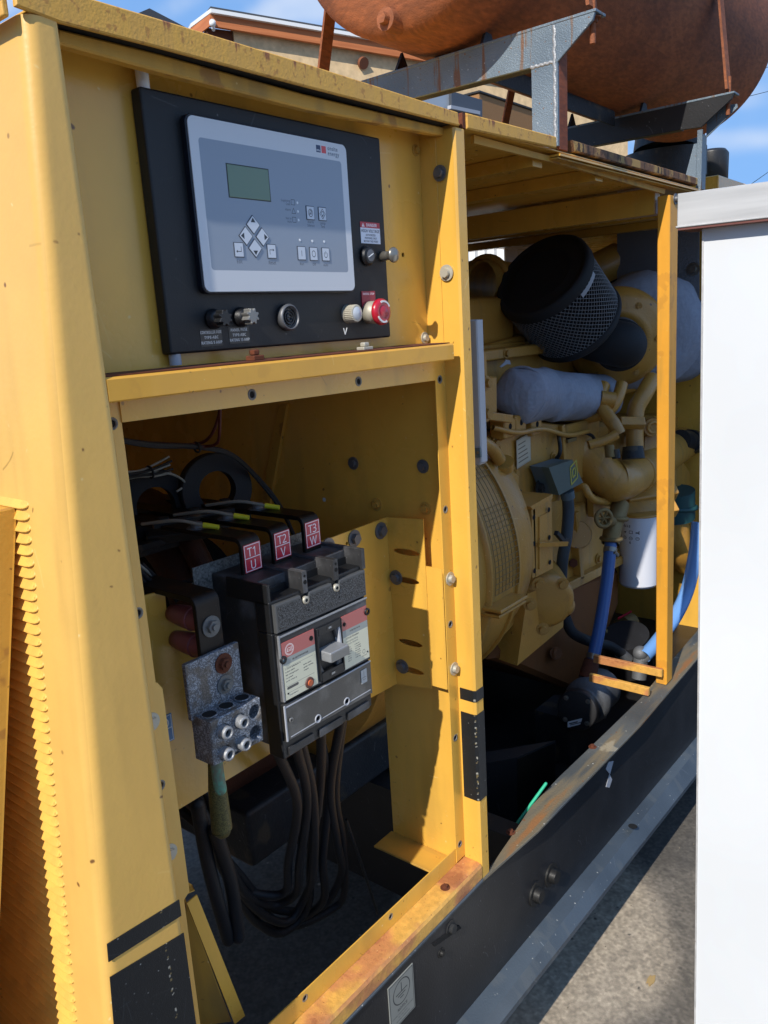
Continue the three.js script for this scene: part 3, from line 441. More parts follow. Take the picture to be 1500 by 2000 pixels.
  key(0.7094, 1.5944, (g) => { g.beginPath(); g.moveTo(36, 92); g.lineTo(36, 52); g.lineTo(88, 52); g.stroke(); g.beginPath(); g.moveTo(102, 52); g.lineTo(80, 40); g.lineTo(80, 64); g.fill(); });
  key(0.7609, 1.5937, (g) => { g.beginPath(); g.moveTo(64, 40); g.lineTo(64, 92); g.stroke(); });
  key(0.7827, 1.5934, (g) => { g.beginPath(); g.arc(64, 64, 28, 0, 7); g.stroke(); });
  key(0.8053, 1.5934, (g) => { g.beginPath(); g.arc(64, 68, 26, -1.0, 4.15); g.stroke(); g.beginPath(); g.moveTo(64, 34); g.lineTo(64, 66); g.stroke(); });
  key(0.7824, 1.6429, (g) => { g.beginPath(); g.arc(64, 64, 34, 0, 7); g.stroke(); g.beginPath(); g.moveTo(40, 88); g.lineTo(88, 40); g.stroke(); g.beginPath(); g.moveTo(46, 74); g.quadraticCurveTo(52, 40, 64, 40); g.quadraticCurveTo(78, 42, 82, 74); g.closePath(); g.stroke(); });
  key(0.8046, 1.643, (g) => { g.beginPath(); g.moveTo(64, 18); g.lineTo(108, 64); g.lineTo(64, 110); g.lineTo(20, 64); g.closePath(); g.stroke(); g.beginPath(); g.arc(64, 60, 18, 0, 7); g.stroke(); g.fillRect(56, 78, 16, 12); });
  const arrow = (x, y, a) => plate('arrow_key', [x, y, zf + 0.0009], 0.0156, 0.0156, 0.0012, keyTex((g) => { g.translate(64, 64); g.rotate(a + Math.PI / 4); g.beginPath(); g.moveTo(0, -66); g.lineTo(30, -22); g.lineTo(-30, -22); g.fill(); }), mod, { rough: 0.4, rotZ: Math.PI / 4 });
  arrow(0.6832, 1.6235, 0); arrow(0.6832, 1.5971, Math.PI); arrow(0.6702, 1.6104, -Math.PI / 2); arrow(0.6965, 1.6103, Math.PI / 2);
  for (const [x, y] of [[0.7607, 1.6535], [0.7606, 1.6433], [0.7605, 1.6331], [0.7602, 1.6093], [0.7826, 1.609], [0.8047, 1.6092]]) part('indicator_lamp', cyl([x, y, zf - 0.0003], [x, y, zf + 0.0004], 0.0017, 0.0015, 14), M.paleFill, mod);
  // fuse holders with ribbed caps
  const ribbed = (r, n, d) => { const p = []; for (let i = 0; i < n * 6; i++) { const a = i / (n * 6) * 2 * Math.PI, q = r * (1 - d * (0.5 + 0.5 * Math.cos(a * n))); p.push([q * Math.cos(a), q * Math.sin(a)]); } return p; };
  const fuse = (x, y, mat) => { const f = part('fuse_holder', [lathe([[0, 0], [0.0115, 0], [0.0115, 0.004], [0.009, 0.006], [0.008, 0.012], [0, 0.012]], [x, y, Z0], [0, 0, 1], 24)], M.blackPlastic, cp); part('fuse_cap', [polyXY(ribbed(0.0098, 8, 0.3), 0, 0.012, null, 0.0008).translate(x, y, Z0 + 0.012)], mat, f); };
  fuse(0.6165, 1.5183, M.blackPlastic); fuse(0.6583, 1.519, M.zinc);
  // sounder
  const bz = part('sounder', [lathe([[0, 0], [0.0165, 0], [0.0165, 0.007], [0.0145, 0.009], [0.0135, 0.009], [0.0135, 0.0045], [0, 0.0045]], [0.7345, 1.5164, Z0], [0, 0, 1], 40)], M.boltGrey, cp);
  part('grille_ring', [0.0115, 0.008, 0.0045].map((r) => torus([0.7345, 1.5164, Z0 + 0.006], [0, 0, 1], r, 0.0012)).concat([lathe([[0, 0.0035], [0.0015, 0.0075], [0, 0.008]], [0.7345, 1.5164, Z0], [0, 0, 1], 12)]), M.blackPlastic, bz);
  // pilot lamp
  const pl = part('pilot_lamp', [lathe([[0.0125, 0], [0.0125, 0.004]], [0.8525, 1.5175, Z0], [0, 0, 1]), polyXY(ribbed(0.0118, 28, 0.06), 0, 0.0175, null, 0.0008).translate(0.8525, 1.5175, Z0)], M.bolt, cp);
  part('lens', lathe([[0, 0.0205], [0.004, 0.02], [0.0085, 0.0182], [0.009, 0.017]], [0.8525, 1.5175, Z0], [0, 0, 1], 28), M.lens, pl);
  // emergency stop on its red legend
  const es = part('emergency_stop', lathe([[0, 0], [0.0155, 0], [0.0155, 0.012], [0.0125, 0.014], [0.0125, 0.02], [0, 0.02]], [0.897, 1.518, Z0], [0, 0, 1], 36), M.bolt, cp);
  const mush = part('red_button', lathe([[0.011, 0.018], [0.0172, 0.0195], [0.0182, 0.022], [0.0176, 0.0265], [0.0135, 0.0285], [0.0095, 0.0285], [0.0085, 0.0272], [0.0078, 0.0292], [0, 0.0298]], [0.897, 1.518, Z0], [0, 0, 1], 44), M.redButton, es);
  const arc = (a0) => { const o = [], i = []; for (let k = 0; k <= 10; k++) { const a = a0 + k / 10 * 1.5; o.push([0.897 + 0.0152 * Math.cos(a), 1.518 + 0.0152 * Math.sin(a)]); i.unshift([0.897 + 0.0128 * Math.cos(a), 1.518 + 0.0128 * Math.sin(a)]); } return o.concat(i); };
  part('white_arrow', [arc(0.5), arc(3.6)].map((p) => polyXY(p, Z0 + 0.0278, Z0 + 0.0291)), M.whiteTrim, es);
  plate('legend_plate', [0.8985, 1.5305, Z0 + 0.0014], 0.03, 0.034, 0.0014, printTex(256, 290, (g, w, h) => { g.fillStyle = '#9c1f33'; g.fillRect(0, 0, w, h); g.fillStyle = '#f0dcdc'; g.font = 'bold 34px sans-serif'; g.textAlign = 'center'; g.fillText('EMERG. STOP', w / 2, 44, w - 20); }), cp);
  // key switch and latch knob
  const ks = part('key_switch', lathe([[0, 0], [0.0135, 0], [0.0135, 0.004], [0.0105, 0.006], [0.0105, 0.0085], [0, 0.0085]], [0.8995, 1.5948, Z0], [0, 0, 1], 36), M.blackPlastic, cp);
  part('key_slot', [lathe([[0, 0.0085], [0.008, 0.0085], [0.008, 0.0092], [0, 0.0092]], [0.8995, 1.5948, Z0], [0, 0, 1], 24)], M.boltGrey, ks); part('slot', box(0.8935, 0.9055, 1.5942, 1.5954, Z0 + 0.009, Z0 + 0.0098, 0.0003).translate(-0.8995, -1.5948, 0).rotateZ(0.45).translate(0.8995, 1.5948, 0), M.paleFill, ks);
  part('latch_knob', lathe([[0, 0], [0.0075, 0], [0.006, 0.012], [0.0065, 0.0165], [0.0105, 0.021], [0.0108, 0.0235], [0.0075, 0.0272], [0, 0.0285]], [0.9335, 1.595, Z0], [0, 0, 1], 32), M.chrome, cp);
  // printed notices
  plate('danger_label', [0.912, 1.6258, Z0 + 0.0006], 0.0425, 0.0285, 0.0006, printTex(432, 290, (g, w, h) => {
    g.fillStyle = '#e3e4ea'; g.fillRect(0, 0, w, h); g.fillStyle = '#b9303a'; g.fillRect(0, 0, w, 78); g.fillStyle = '#f4e6e6'; g.textAlign = 'center'; g.font = 'bold 58px sans-serif'; g.fillText('DANGER', w / 2 + 30, 60, 270);
    g.beginPath(); g.moveTo(62, 14); g.lineTo(94, 66); g.lineTo(30, 66); g.closePath(); g.fill(); g.fillStyle = '#b9303a'; g.fillRect(59, 30, 6, 20); g.fillRect(59, 54, 6, 7);
    g.fillStyle = '#1d2030'; g.font = 'bold 58px sans-serif'; g.fillText('HIGH VOLTAGE', w / 2, 140, w - 24); g.font = 'bold 38px sans-serif'; g.fillText('AUTHORIZED', w / 2, 188, 220); g.fillText('PERSONNEL ONLY', w / 2, 230, 270); g.fillText('BEYOND THIS POINT', w / 2, 272, 320);
  }), cp);
  const legend = (x, y, lines) => plate('engraved_text', [x, y, Z0 + 0.0004], 0.032, 0.0195, 0.0005, printTex(320, 195, (g, w, h) => { g.fillStyle = '#1b1c1e'; g.fillRect(0, 0, w, h); g.fillStyle = '#c9c9c6'; g.textAlign = 'center'; g.font = 'bold 46px sans-serif'; lines.forEach((s, i) => g.fillText(s, w / 2, 52 + i * 58, w - 10)); }), cp);
  legend(0.612, 1.4975, ['CONTROLLER FUSE', 'TYPE-ABC', 'RATING 5 AMP']); legend(0.6545, 1.4985, ['PANEL FUSE', 'TYPE-ABC', 'RATING 15 AMP']);
  part('painted_mark', [bar3([0.842, 1.499, Z0 + 0.0003], [0.8445, 1.4905, Z0 + 0.0003], 0.0012, 0.0006), bar3([0.8445, 1.4905, Z0 + 0.0003], [0.849, 1.4992, Z0 + 0.0003], 0.0012, 0.0006)], M.whiteTrim, cp);
}

// ---------------------------------------------------------------- circuit breaker
{
  const cb = thing('circuit_breaker', 'black moulded case circuit breaker with cream and red rating labels and toggle', 'circuit breaker', [0.738, 0.945, -0.149]);
  const F = -0.028, CX = 0.742;
  part('rear_case', box(0.652, 0.832, 0.955, 1.186, -0.149, -0.062, 0.002), M.breaker, cb);
  part('case', [box(0.649, 0.834, 0.943, 1.122, -0.062, F - 0.006, 0.002), box(0.649, 0.834, 1.122, 1.165, -0.062, F - 0.006, 0.002)], M.blackPlastic, cb);
  part('end_wall', [box(0.649, 0.6545, 1.16, 1.188, -0.115, -0.035, 0.0015)], M.blackPlastic, cb);
  // wells between the poles at the top
  part('pole_barrier', [box(0.7065, 0.716, 1.16, 1.1905, -0.125, F - 0.001, 0.001)], M.breaker, cb); part('pole_barrier', [box(0.768, 0.7775, 1.16, 1.1905, -0.125, F - 0.001, 0.001)], M.breaker, cb); part('pole_barrier', [box(0.828, 0.835, 1.16, 1.1905, -0.125, F - 0.001, 0.001)], M.breaker, cb);
  for (const x of [0.7112, 0.7727]) for (const y of [1.184, 1.1755]) part('barrier_hole', cyl([x, y, F - 0.003], [x, y, F - 0.0006], y > 1.18 ? 0.0019 : 0.003, undefined, 16), M.gap, cb);
  part('pole_pocket', box(0.7165, 0.7675, 1.163, 1.176, -0.122, -0.06, 0.001), M.blackPlastic, cb); part('pole_pocket', box(0.655, 0.706, 1.163, 1.173, -0.122, -0.06, 0.001), M.blackPlastic, cb); part('pole_pocket', box(0.778, 0.8275, 1.163, 1.176, -0.122, -0.06, 0.001), M.blackPlastic, cb);
  const rim = std({ color: '#4b4c4c', roughness: 0.45 });
  part('upper_cover', polyXY([[0.6535, 1.1225], [0.832, 1.1205], [0.832, 1.159], [0.777, 1.159], [0.7745, 1.15], [0.769, 1.147], [0.7635, 1.15], [0.761, 1.159], [0.7165, 1.16], [0.714, 1.151], [0.7085, 1.148], [0.703, 1.151], [0.7005, 1.16], [0.6535, 1.161]], F - 0.012, F, null, 0.0012), rim, cb);
  part('textured_face', polyXY([[0.6575, 1.1265], [0.828, 1.1245], [0.828, 1.155], [0.778, 1.155], [0.776, 1.148], [0.769, 1.1435], [0.762, 1.148], [0.7595, 1.155], [0.718, 1.156], [0.7155, 1.149], [0.7085, 1.1445], [0.7015, 1.149], [0.699, 1.156], [0.6575, 1.157]], F - 0.002, F + 0.0008), M.crackle, cb);
  part('latch_hook', [lathe([[0.0025, 0], [0.0055, 0], [0.0055, 0.004], [0.0025, 0.004]], [0.7085, 1.1515, F - 0.002], [0, 0, 1], 24)], M.bolt, cb); part('latch_hook', [lathe([[0.0025, 0], [0.0055, 0], [0.0055, 0.004], [0.0025, 0.004]], [0.769, 1.1505, F - 0.002], [0, 0, 1], 24)], M.bolt, cb);
  for (const [x, y] of [[0.712, 1.1365], [0.773, 1.136]]) part('screw_hole', cyl([x, y, F], [x, y, F + 0.0011], 0.0015, undefined, 12), M.gap, cb);
  part('front_cover', polyXY([[0.6535, 1.0265], [0.831, 1.0215], [0.831, 1.1165], [0.6535, 1.1195]], F - 0.014, F, [[0.7465, 1.067, 0.02, 0.0345]], 0.0015), M.breaker, cb);
  part('cover_edge', [box(0.6533, 0.656, 1.027, 1.119, F - 0.002, F + 0.0012, 0.0005), box(0.656, 0.831, 1.1155, 1.118, F - 0.002, F + 0.001, 0.0005)], M.greyAlu, cb);
  const greek = (g, x, y, w, h) => { for (let q = 0; q < w;) { const k = 3 + rnd() * 9; g.globalAlpha = 0.55 + 0.35 * rnd(); g.fillRect(x + q, y + rnd() * 2, k, h * (0.55 + 0.3 * rnd())); q += k + (rnd() > 0.75 ? 7 : 2); } g.globalAlpha = 1; };
  const lab = (right) => printTex(320, 430, (g, w, h) => {
    g.fillStyle = '#d2cfb4'; g.fillRect(0, 0, w, h); g.fillStyle = '#b0534e'; g.fillRect(0, 0, w, 118); g.fillStyle = '#8f9590'; g.fillRect(0, 118, w, right ? 56 : 52);
    g.fillStyle = '#2a2c2c'; g.textAlign = 'left';
    if (!right) {
      g.strokeStyle = '#e8d9d4'; g.lineWidth = 5; g.beginPath(); g.arc(72, 66, 40, 0, 7); g.stroke(); g.lineWidth = 3; g.beginPath(); g.arc(72, 66, 33, 0, 7); g.stroke(); g.fillStyle = '#e8d9d4'; g.font = 'italic bold 42px serif'; g.textAlign = 'center'; g.fillText('GE', 72, 81);
      g.fillStyle = '#2a2c2c'; g.textAlign = 'left'; greek(g, 92, 140, 150, 18); [[206, 150], [229, 90], [252, 120], [275, 60], [298, 90]].forEach(([y, q]) => greek(g, 16, y - 10, q, 11)); [[236, 80], [258, 96], [280, 50]].forEach(([y, q]) => greek(g, 190, y - 10, q, 11)); greek(g, 40, 398, 80, 9); g.strokeStyle = '#55574f'; g.lineWidth = 2; [192, 330, 382].forEach((y) => { g.beginPath(); g.moveTo(14, y); g.lineTo(w - 30, y); g.stroke(); }); g.fillStyle = '#3a3b3a'; g.beginPath(); g.roundRect(18, 336, 112, 20, 9); g.fill();
    } else {
      greek(g, 90, 134, 130, 16); g.font = 'bold 22px sans-serif'; g.fillText('Circuit Breaker', 40, 196); g.font = '18px sans-serif'; g.fillText('Interrupting Rating', 30, 222); g.fillText('RMS Sym. Amperes', 30, 244); for (let i = 0; i < 7; i++) { greek(g, 46, 262 + i * 18, 44, 10); greek(g, 140, 262 + i * 18, 66, 10); } g.beginPath(); g.arc(250, 360, 16, 0, 7); g.lineWidth = 3; g.strokeStyle = '#2a2c2c'; g.stroke(); greek(g, 222, 390, 60, 9);
    }
  });
  plate('rating_label', [0.6875, 1.068, F + 0.001], 0.061, 0.08, 0.001, lab(false), cb, { rough: 0.35, coat: 0.5 }); plate('rating_label', [0.801, 1.066, F + 0.001], 0.0545, 0.08, 0.001, lab(true), cb, { rough: 0.35, coat: 0.5 });
  for (const [x, y, r] of [[0.7115, 1.0965, 0.0035], [0.7785, 1.0935, 0.003], [0.6615, 1.0365, 0.0012], [0.824, 1.036, 0.0012]]) part('screw_hole', cyl([x, y, F], [x, y, F + 0.0016], r, undefined, 16), M.gap, cb);
  for (const [x, y] of [[0.658, 1.0855], [0.8285, 1.0965]]) part('cover_screw', lathe([[0.003, 0], [0.0055, 0], [0.0055, 0.0026], [0.003, 0.0026]], [x, y, F], [0, 0, 1], 20), M.blackPlastic, cb);
  const tb = part('trip_button', lathe([[0, 0], [0.0078, 0], [0.0078, 0.0022], [0.0062, 0.0026], [0, 0.0018]], [0.7015, 1.0362, F], [0, 0, 1], 28), std({ color: '#5d3a34', roughness: 0.5 }), cb); part('button_face', cyl([0.7015, 1.0362, F + 0.0015], [0.7015, 1.0362, F + 0.0042], 0.0046, 0.0042, 20), std({ color: '#b5572f', roughness: 0.5 }), tb);
  part('toggle_recess', [box(0.7225, 0.7715, 1.03, 1.104, -0.06, -0.055, 0.001), box(0.7215, 0.7245, 1.0285, 1.106, -0.056, F + 0.003, 0.001), box(0.7695, 0.7725, 1.0285, 1.106, -0.056, F + 0.003, 0.001), box(0.7245, 0.7695, 1.094, 1.106, -0.056, F + 0.003, 0.001), box(0.7245, 0.7695, 1.0265, 1.04, -0.056, F + 0.003, 0.001)], M.blackPlastic, cb);
  part('toggle_shroud', polyZY([[F + 0.004, 1.06], [F + 0.002, 1.094], [-0.05, 1.094], [-0.05, 1.06]], 0.7655, 0.7685), M.greyLight, cb);
  const tg = part('toggle', [box(0.7275, 0.7655, 1.0575, 1.0725, -0.055, -0.0085, 0.0022)], M.greyAlu, cb); part('toggle_tip', box(0.7285, 0.7645, 1.0588, 1.071, -0.0085, -0.007, 0.001), M.zinc, tg);
  plate('off_mark', [0.747, 1.1005, F + 0.0036], 0.012, 0.0045, 0.0004, printTex(96, 36, (g) => { g.fillStyle = '#18191b'; g.fillRect(0, 0, 96, 36); g.fillStyle = '#c9cac8'; g.font = 'bold 30px sans-serif'; g.textAlign = 'center'; g.fillText('ON', 48, 30); }), cb);
  plate('off_mark', [0.747, 1.033, F + 0.0036], 0.012, 0.0045, 0.0004, printTex(96, 36, (g) => { g.fillStyle = '#18191b'; g.fillRect(0, 0, 96, 36); g.fillStyle = '#c9cac8'; g.font = 'bold 30px sans-serif'; g.textAlign = 'center'; g.fillText('OFF', 48, 30); }), cb);
  const lc = part('lower_cover', polyXY([[0.652, 0.97], [0.831, 0.9665], [0.831, 1.018], [0.652, 1.0225]], F - 0.014, F, [[0.7125, 0.9775, 0.0042], [0.7726, 0.9777, 0.0042]], 0.0012), phy({ map: tile(tDusty, 0.13), color: '#d9d6cc', roughness: 0.32, clearcoat: 0.5, bumpMap: tile(grainBump, 0.06), bumpScale: 0.0003 }), cb);
  for (const [x, y] of [[0.7125, 0.9775], [0.7726, 0.9777]]) part('hole_rim', torus([x, y, F + 0.0003], [0, 0, 1], 0.0052, 0.0011, 24, 8), M.greyLight, lc);
  part('cover_edge', [box(0.652, 0.6545, 0.9705, 1.0215, F - 0.001, F + 0.0012, 0.0005), box(0.6545, 0.83, 1.0175, 1.0195, F - 0.001, F + 0.0008, 0.0004).applyMatrix4(new THREE.Matrix4()), box(0.66, 0.826, 0.9735, 0.9748, F - 0.001, F + 0.0006, 0.0003)], M.greyLight, lc);
  part('rivet', lathe([[0.0014, 0], [0.0036, 0], [0.0036, 0.0016], [0.0014, 0.0016]], [0.6625, 0.998, F], [0, 0, 1], 20), M.zinc, lc);
  plate('small_sticker', [0.813, 1.001, F + 0.0009], 0.013, 0.021, 0.0006, printTex(64, 104, (g) => { g.fillStyle = '#aeb0ae'; g.fillRect(0, 0, 64, 104); g.strokeStyle = '#3b3c3c'; g.lineWidth = 3; g.beginPath(); g.moveTo(32, 8); g.lineTo(32, 60); g.moveTo(8, 60); g.lineTo(56, 60); g.moveTo(16, 76); g.lineTo(48, 76); g.stroke(); }), lc);
  part('lower_lug', [box(0.658, 0.706, 0.946, 0.958, F - 0.012, F - 0.003, 0.001)], M.breaker, cb); part('lower_lug', [box(0.717, 0.765, 0.945, 0.957, F - 0.012, F - 0.003, 0.001)], M.breaker, cb); part('lower_lug', [box(0.777, 0.825, 0.944, 0.956, F - 0.012, F - 0.003, 0.001)], M.breaker, cb);
  const ip = thing('insulating_sheet', 'pale grey insulating sheet standing behind the circuit breaker', 'insulating sheet', [0.74, 0.95, -0.149]); part('sheet', box(0.622, 0.865, 0.95, 1.202, -0.149, -0.1465, 0.0006), std({ color: '#8b8c88', roughness: 0.6, map: tile(grainBump, 0.2) }), ip);
}

// ---------------------------------------------------------------- bus bars and their labels
const busLabel = (a, b) => printTex(160, 200, (g, w, h) => { g.fillStyle = '#c01f3a'; g.fillRect(0, 0, w, h); g.strokeStyle = '#ecdfe0'; g.lineWidth = 6; g.strokeRect(8, 8, w - 16, h - 16); g.beginPath(); g.moveTo(8, h / 2); g.lineTo(w - 8, h / 2); g.stroke(); g.fillStyle = '#f1e8e8'; g.textAlign = 'center'; g.font = '88px sans-serif'; g.fillText(a, w / 2, 90, 130); g.fillText(b, w / 2, 182, 130); });
for (const [x0, x1, lbl, a, b, yt, mat] of [[0.669, 0.7035, 'dark copper bus bar bearing the red T1 U label', 'T1', 'U', 1.2365, M.barBrown], [0.7255, 0.7595, 'dark copper bus bar bearing the red T2 V label', 'T2', 'V', 1.2375, M.bar], [0.787, 0.8205, 'dark copper bus bar bearing the red T3 W label', 'T3', 'W', 1.2395, M.bar]]) {
  const t = thing('bus_bar', lbl, 'bus bar', [(x0 + x1) / 2, 1.165, -0.104], 'bus bars above the breaker'), th = 0.0065, f = -0.1, r = 0.014, o = [], n = [];
  for (let k = 0; k <= 8; k++) { const q = k / 8 * Math.PI / 2; o.push([f - r + r * Math.cos(q), yt - r + r * Math.sin(q)]); n.unshift([f - r + (r - th) * Math.cos(q), yt - r + (r - th) * Math.sin(q)]); }
  part('bar', polyZY([[f, 1.16], ...o, [-0.52, yt - 0.004], [-0.52, yt - th - 0.004], ...n, [f - th, 1.16]], x0, x1, null, 0.0008), mat, t);
  plate('label', [(x0 + x1) / 2 + 0.0005, 1.207 + (x0 > 0.78 ? 0.004 : x0 > 0.72 ? 0.003 : 0), f + 0.0008], 0.03, 0.0385, 0.0008, busLabel(a, b), t, { rough: 0.35, shear: 0.02 });
  bolt([(x0 + x1) / 2 - 0.002, yt - 0.002, -0.21], [0, 1, 0], 0.0095, M.boltGrey, t); bolt([(x0 + x1) / 2, yt - 0.003, -0.29], [0, 1, 0], 0.0095, M.darkSteel, t);
  bolt([(x0 + x1) / 2, 1.169, f], [0, 0, 1], 0.006, M.boltGrey, t);
  part('crimp', cyl([x0 + 0.012, yt + 0.006, -0.19], [x0 + 0.024, yt + 0.002, -0.172], 0.0042, 0.0036, 12), M.wireYellow, t);
  part('lead', tube([[x0 + 0.012, yt + 0.006, -0.19], [x0 - 0.004, yt + 0.012, -0.23], [x0 - 0.02, yt + 0.004, -0.29]], 0.0025, 16, 8), M.wireWhite, t);
}
for (const [c, R0, R1, lbl] of [[[0.735, 1.241, -0.38], 0.058, 0.031, 'black ring current transformer, the lower one beside the corner post'], [[0.82, 1.255, -0.33], 0.058, 0.031, 'black ring current transformer standing higher, near the seam strip']]) {
  const ax2 = [-0.35, 0.05, 1], t = thing('current_transformer', lbl, 'current transformer', c, 'ring current transformers');
  part('ring', [[R1, -0.012], [R0, -0.012], [R0 + 0.002, -0.01], [R0 + 0.002, 0.01], [R0, 0.012], [R1, 0.012], [R1, -0.012]].map((p, i, a) => i ? lathe([a[i - 1], p], c, ax2, 56) : null).filter(Boolean), M.rubber, t);
  part('foot', box(c[0] - 0.03, c[0] + 0.03, c[1] - 0.066, c[1] - 0.048, c[2] - 0.012, c[2] + 0.012), M.blackPlastic, t);
}
solo('terminal_bracket', [box(0.62, 0.86, 1.17, 1.19, -0.4, -0.36, 0.002), box(0.6, 0.9, 1.185, 1.196, -0.44, -0.34, 0.002), box(0.63, 0.66, 0.9, 1.2, -0.4, -0.37), bar3([0.7, 1.2, -0.36], [0.78, 1.2, -0.3], 0.02, 0.02), bar3([0.66, 1.236, -0.28], [0.78, 1.238, -0.24], 0.008, 0.008)], M.darkSteel, 'dark steel bracket carrying the ring transformers and bus bars', 'bracket');

// ---------------------------------------------------------------- neutral bar, insulators, lug block
{
  const t = thing('neutral_bar', 'dark bent neutral bar bolted behind the grey lug block', 'bus bar', [0.58, 1.13, -0.06]);
  const f = -0.068, th = 0.0075, r = 0.013, yt = 1.192, o = [], n = []; for (let k = 0; k <= 8; k++) { const q = k / 8 * Math.PI / 2; o.push([f - r + r * Math.cos(q), yt - r + r * Math.sin(q)]); n.unshift([f - r + (r - th) * Math.cos(q), yt - r + (r - th) * Math.sin(q)]); }
  part('bar', polyZY([[f, 1.07], ...o, [-0.4, yt], [-0.4, yt - th], ...n, [f - th, 1.07]], 0.562, 0.599, null, 0.0008), M.barBrown, t);
  fastener('bolt', nutGeo, [0.5815, 1.15, f], [0, 0, 1], 0.0085, M.zinc, t);
  for (const y of [1.152, 1.116]) { const q = thing('standoff_insulator', y > 1.13 ? 'red ribbed stand-off insulator, the upper one behind the neutral bar' : 'red ribbed stand-off insulator half hidden above the lug block', 'insulator', [0.572, y, -0.11], 'red insulators'); part('body', lathe([[0, 0], [0.011, 0], [0.013, 0.012], [0.0145, 0.026], [0.015, 0.036], [0.0145, 0.046], [0.0135, 0.06], [0.012, 0.0735], [0, 0.0735]], [0.584, y, -0.149], [0, 0, 1], 28), M.red, q); part('band', torus([0.584, y, -0.105], [0, 0, 1], 0.0144, 0.0016), M.red, q); }
  const lug = thing('lug_block', 'speckled grey aluminium lug block with eight set screw holes', 'terminal lug', [0.573, 1.05, -0.06]);
  part('tongue', box(0.5312, 0.6155, 1.045, 1.119, -0.0675, -0.0605, 0.0015), M.castAlu, lug);
  const holes = [[0.5538, 1.0311], [0.58, 1.0328], [0.6048, 1.0345], [0.5524, 1.0028], [0.5797, 1.003], [0.6025, 1.0068]];
  part('block', [polyXY([[0.5335, 0.9935], [0.6145, 0.9905], [0.6155, 1.0495], [0.5352, 1.0512]], -0.066, -0.0295, holes.map((p) => [...p, 0.0088]), 0.0014)], M.castAlu, lug);
  part('block_back', box(0.535, 0.614, 0.994, 1.049, -0.0665, -0.055, 0.001), M.castAlu, lug);
  for (const [x, y] of [[0.5475, 1], [0.574, 1], [0.6, 1]]) { part('wire_hole', cyl([x, 1.0495, -0.0465], [x, 1.0522, -0.0465], 0.0092, undefined, 24), M.gap, lug); part('hole_rim', torus([x, 1.0515, -0.0465], [0, 1, 0], 0.0096, 0.0011, 28, 6), M.castAlu, lug); }
  holes.forEach((p, i) => { if (i === 2 || i === 5) part('screw_hole', cyl([...p, -0.05], [...p, -0.042], 0.0088, undefined, 20), M.boltGrey, lug); else { const s = part('set_screw', lathe([[0.0046, -0.008], [0.0046, 0.0005], [0.0062, 0.001], [0.0078, 0.0], [0.0082, -0.002], [0.0082, -0.03]], [p[0] - 0.002, p[1] + 0.0015, -0.0185], [0, 0, 1], 24), M.greyAlu, lug); part('hex_socket', cyl([p[0] - 0.002, p[1] + 0.0015, -0.03], [p[0] - 0.002, p[1] + 0.0015, -0.0245], 0.0048, undefined, 6), M.gap, s); } });
  fastener('bolt', nutGeo, [0.588, 1.1, -0.0605], [0, 0, 1], 0.0082, M.boltRust, lug); fastener('bolt', nutGeo, [0.587, 1.072, -0.0605], [0, 0, 1], 0.0078, M.zinc, lug);
  solo('ground_wire_stub', capTube([[0.553, 0.996, -0.05], [0.5525, 0.97, -0.05], [0.5535, 0.945, -0.0495]], 0.0078, 20, 14), M.copper, 'green patinated copper stub hanging from the lug block', 'copper rod');
  solo('cable_boot', [cyl([0.575, 0.925, -0.085], [0.578, 0.86, -0.09], 0.012, 0.014, 18), cyl([0.578, 0.86, -0.09], [0.58, 0.85, -0.09], 0.014, 0.009, 18), cyl([0.575, 0.96, -0.085], [0.575, 0.925, -0.085], 0.0085, 0.012, 18)], std({ color: '#77703c', roughness: 0.6, map: tile(grainBump, 0.1) }), 'olive insulated cable end behind the copper stub', 'cable end');
  const on = plate('phase_label', [0.5475, 1.0, -0.148], 0.03, 0.0385, 0.0008, printTex(160, 200, (g, w, h) => { g.fillStyle = '#1d74b4'; g.fillRect(0, 0, w, h); g.strokeStyle = '#d6e4ee'; g.lineWidth = 6; g.strokeRect(8, 8, w - 16, h - 16); g.beginPath(); g.moveTo(8, h / 2); g.lineTo(w - 8, h / 2); g.stroke(); g.fillStyle = '#e4edf3'; g.textAlign = 'center'; g.font = '88px sans-serif'; g.fillText('TO', w / 2, 90, 130); g.fillText('N', w / 2, 182, 130); }), scene, { rough: 0.35 });
  tag(on, 'blue N label stuck on the yellow mounting plate beside the jamb', 'label');
}

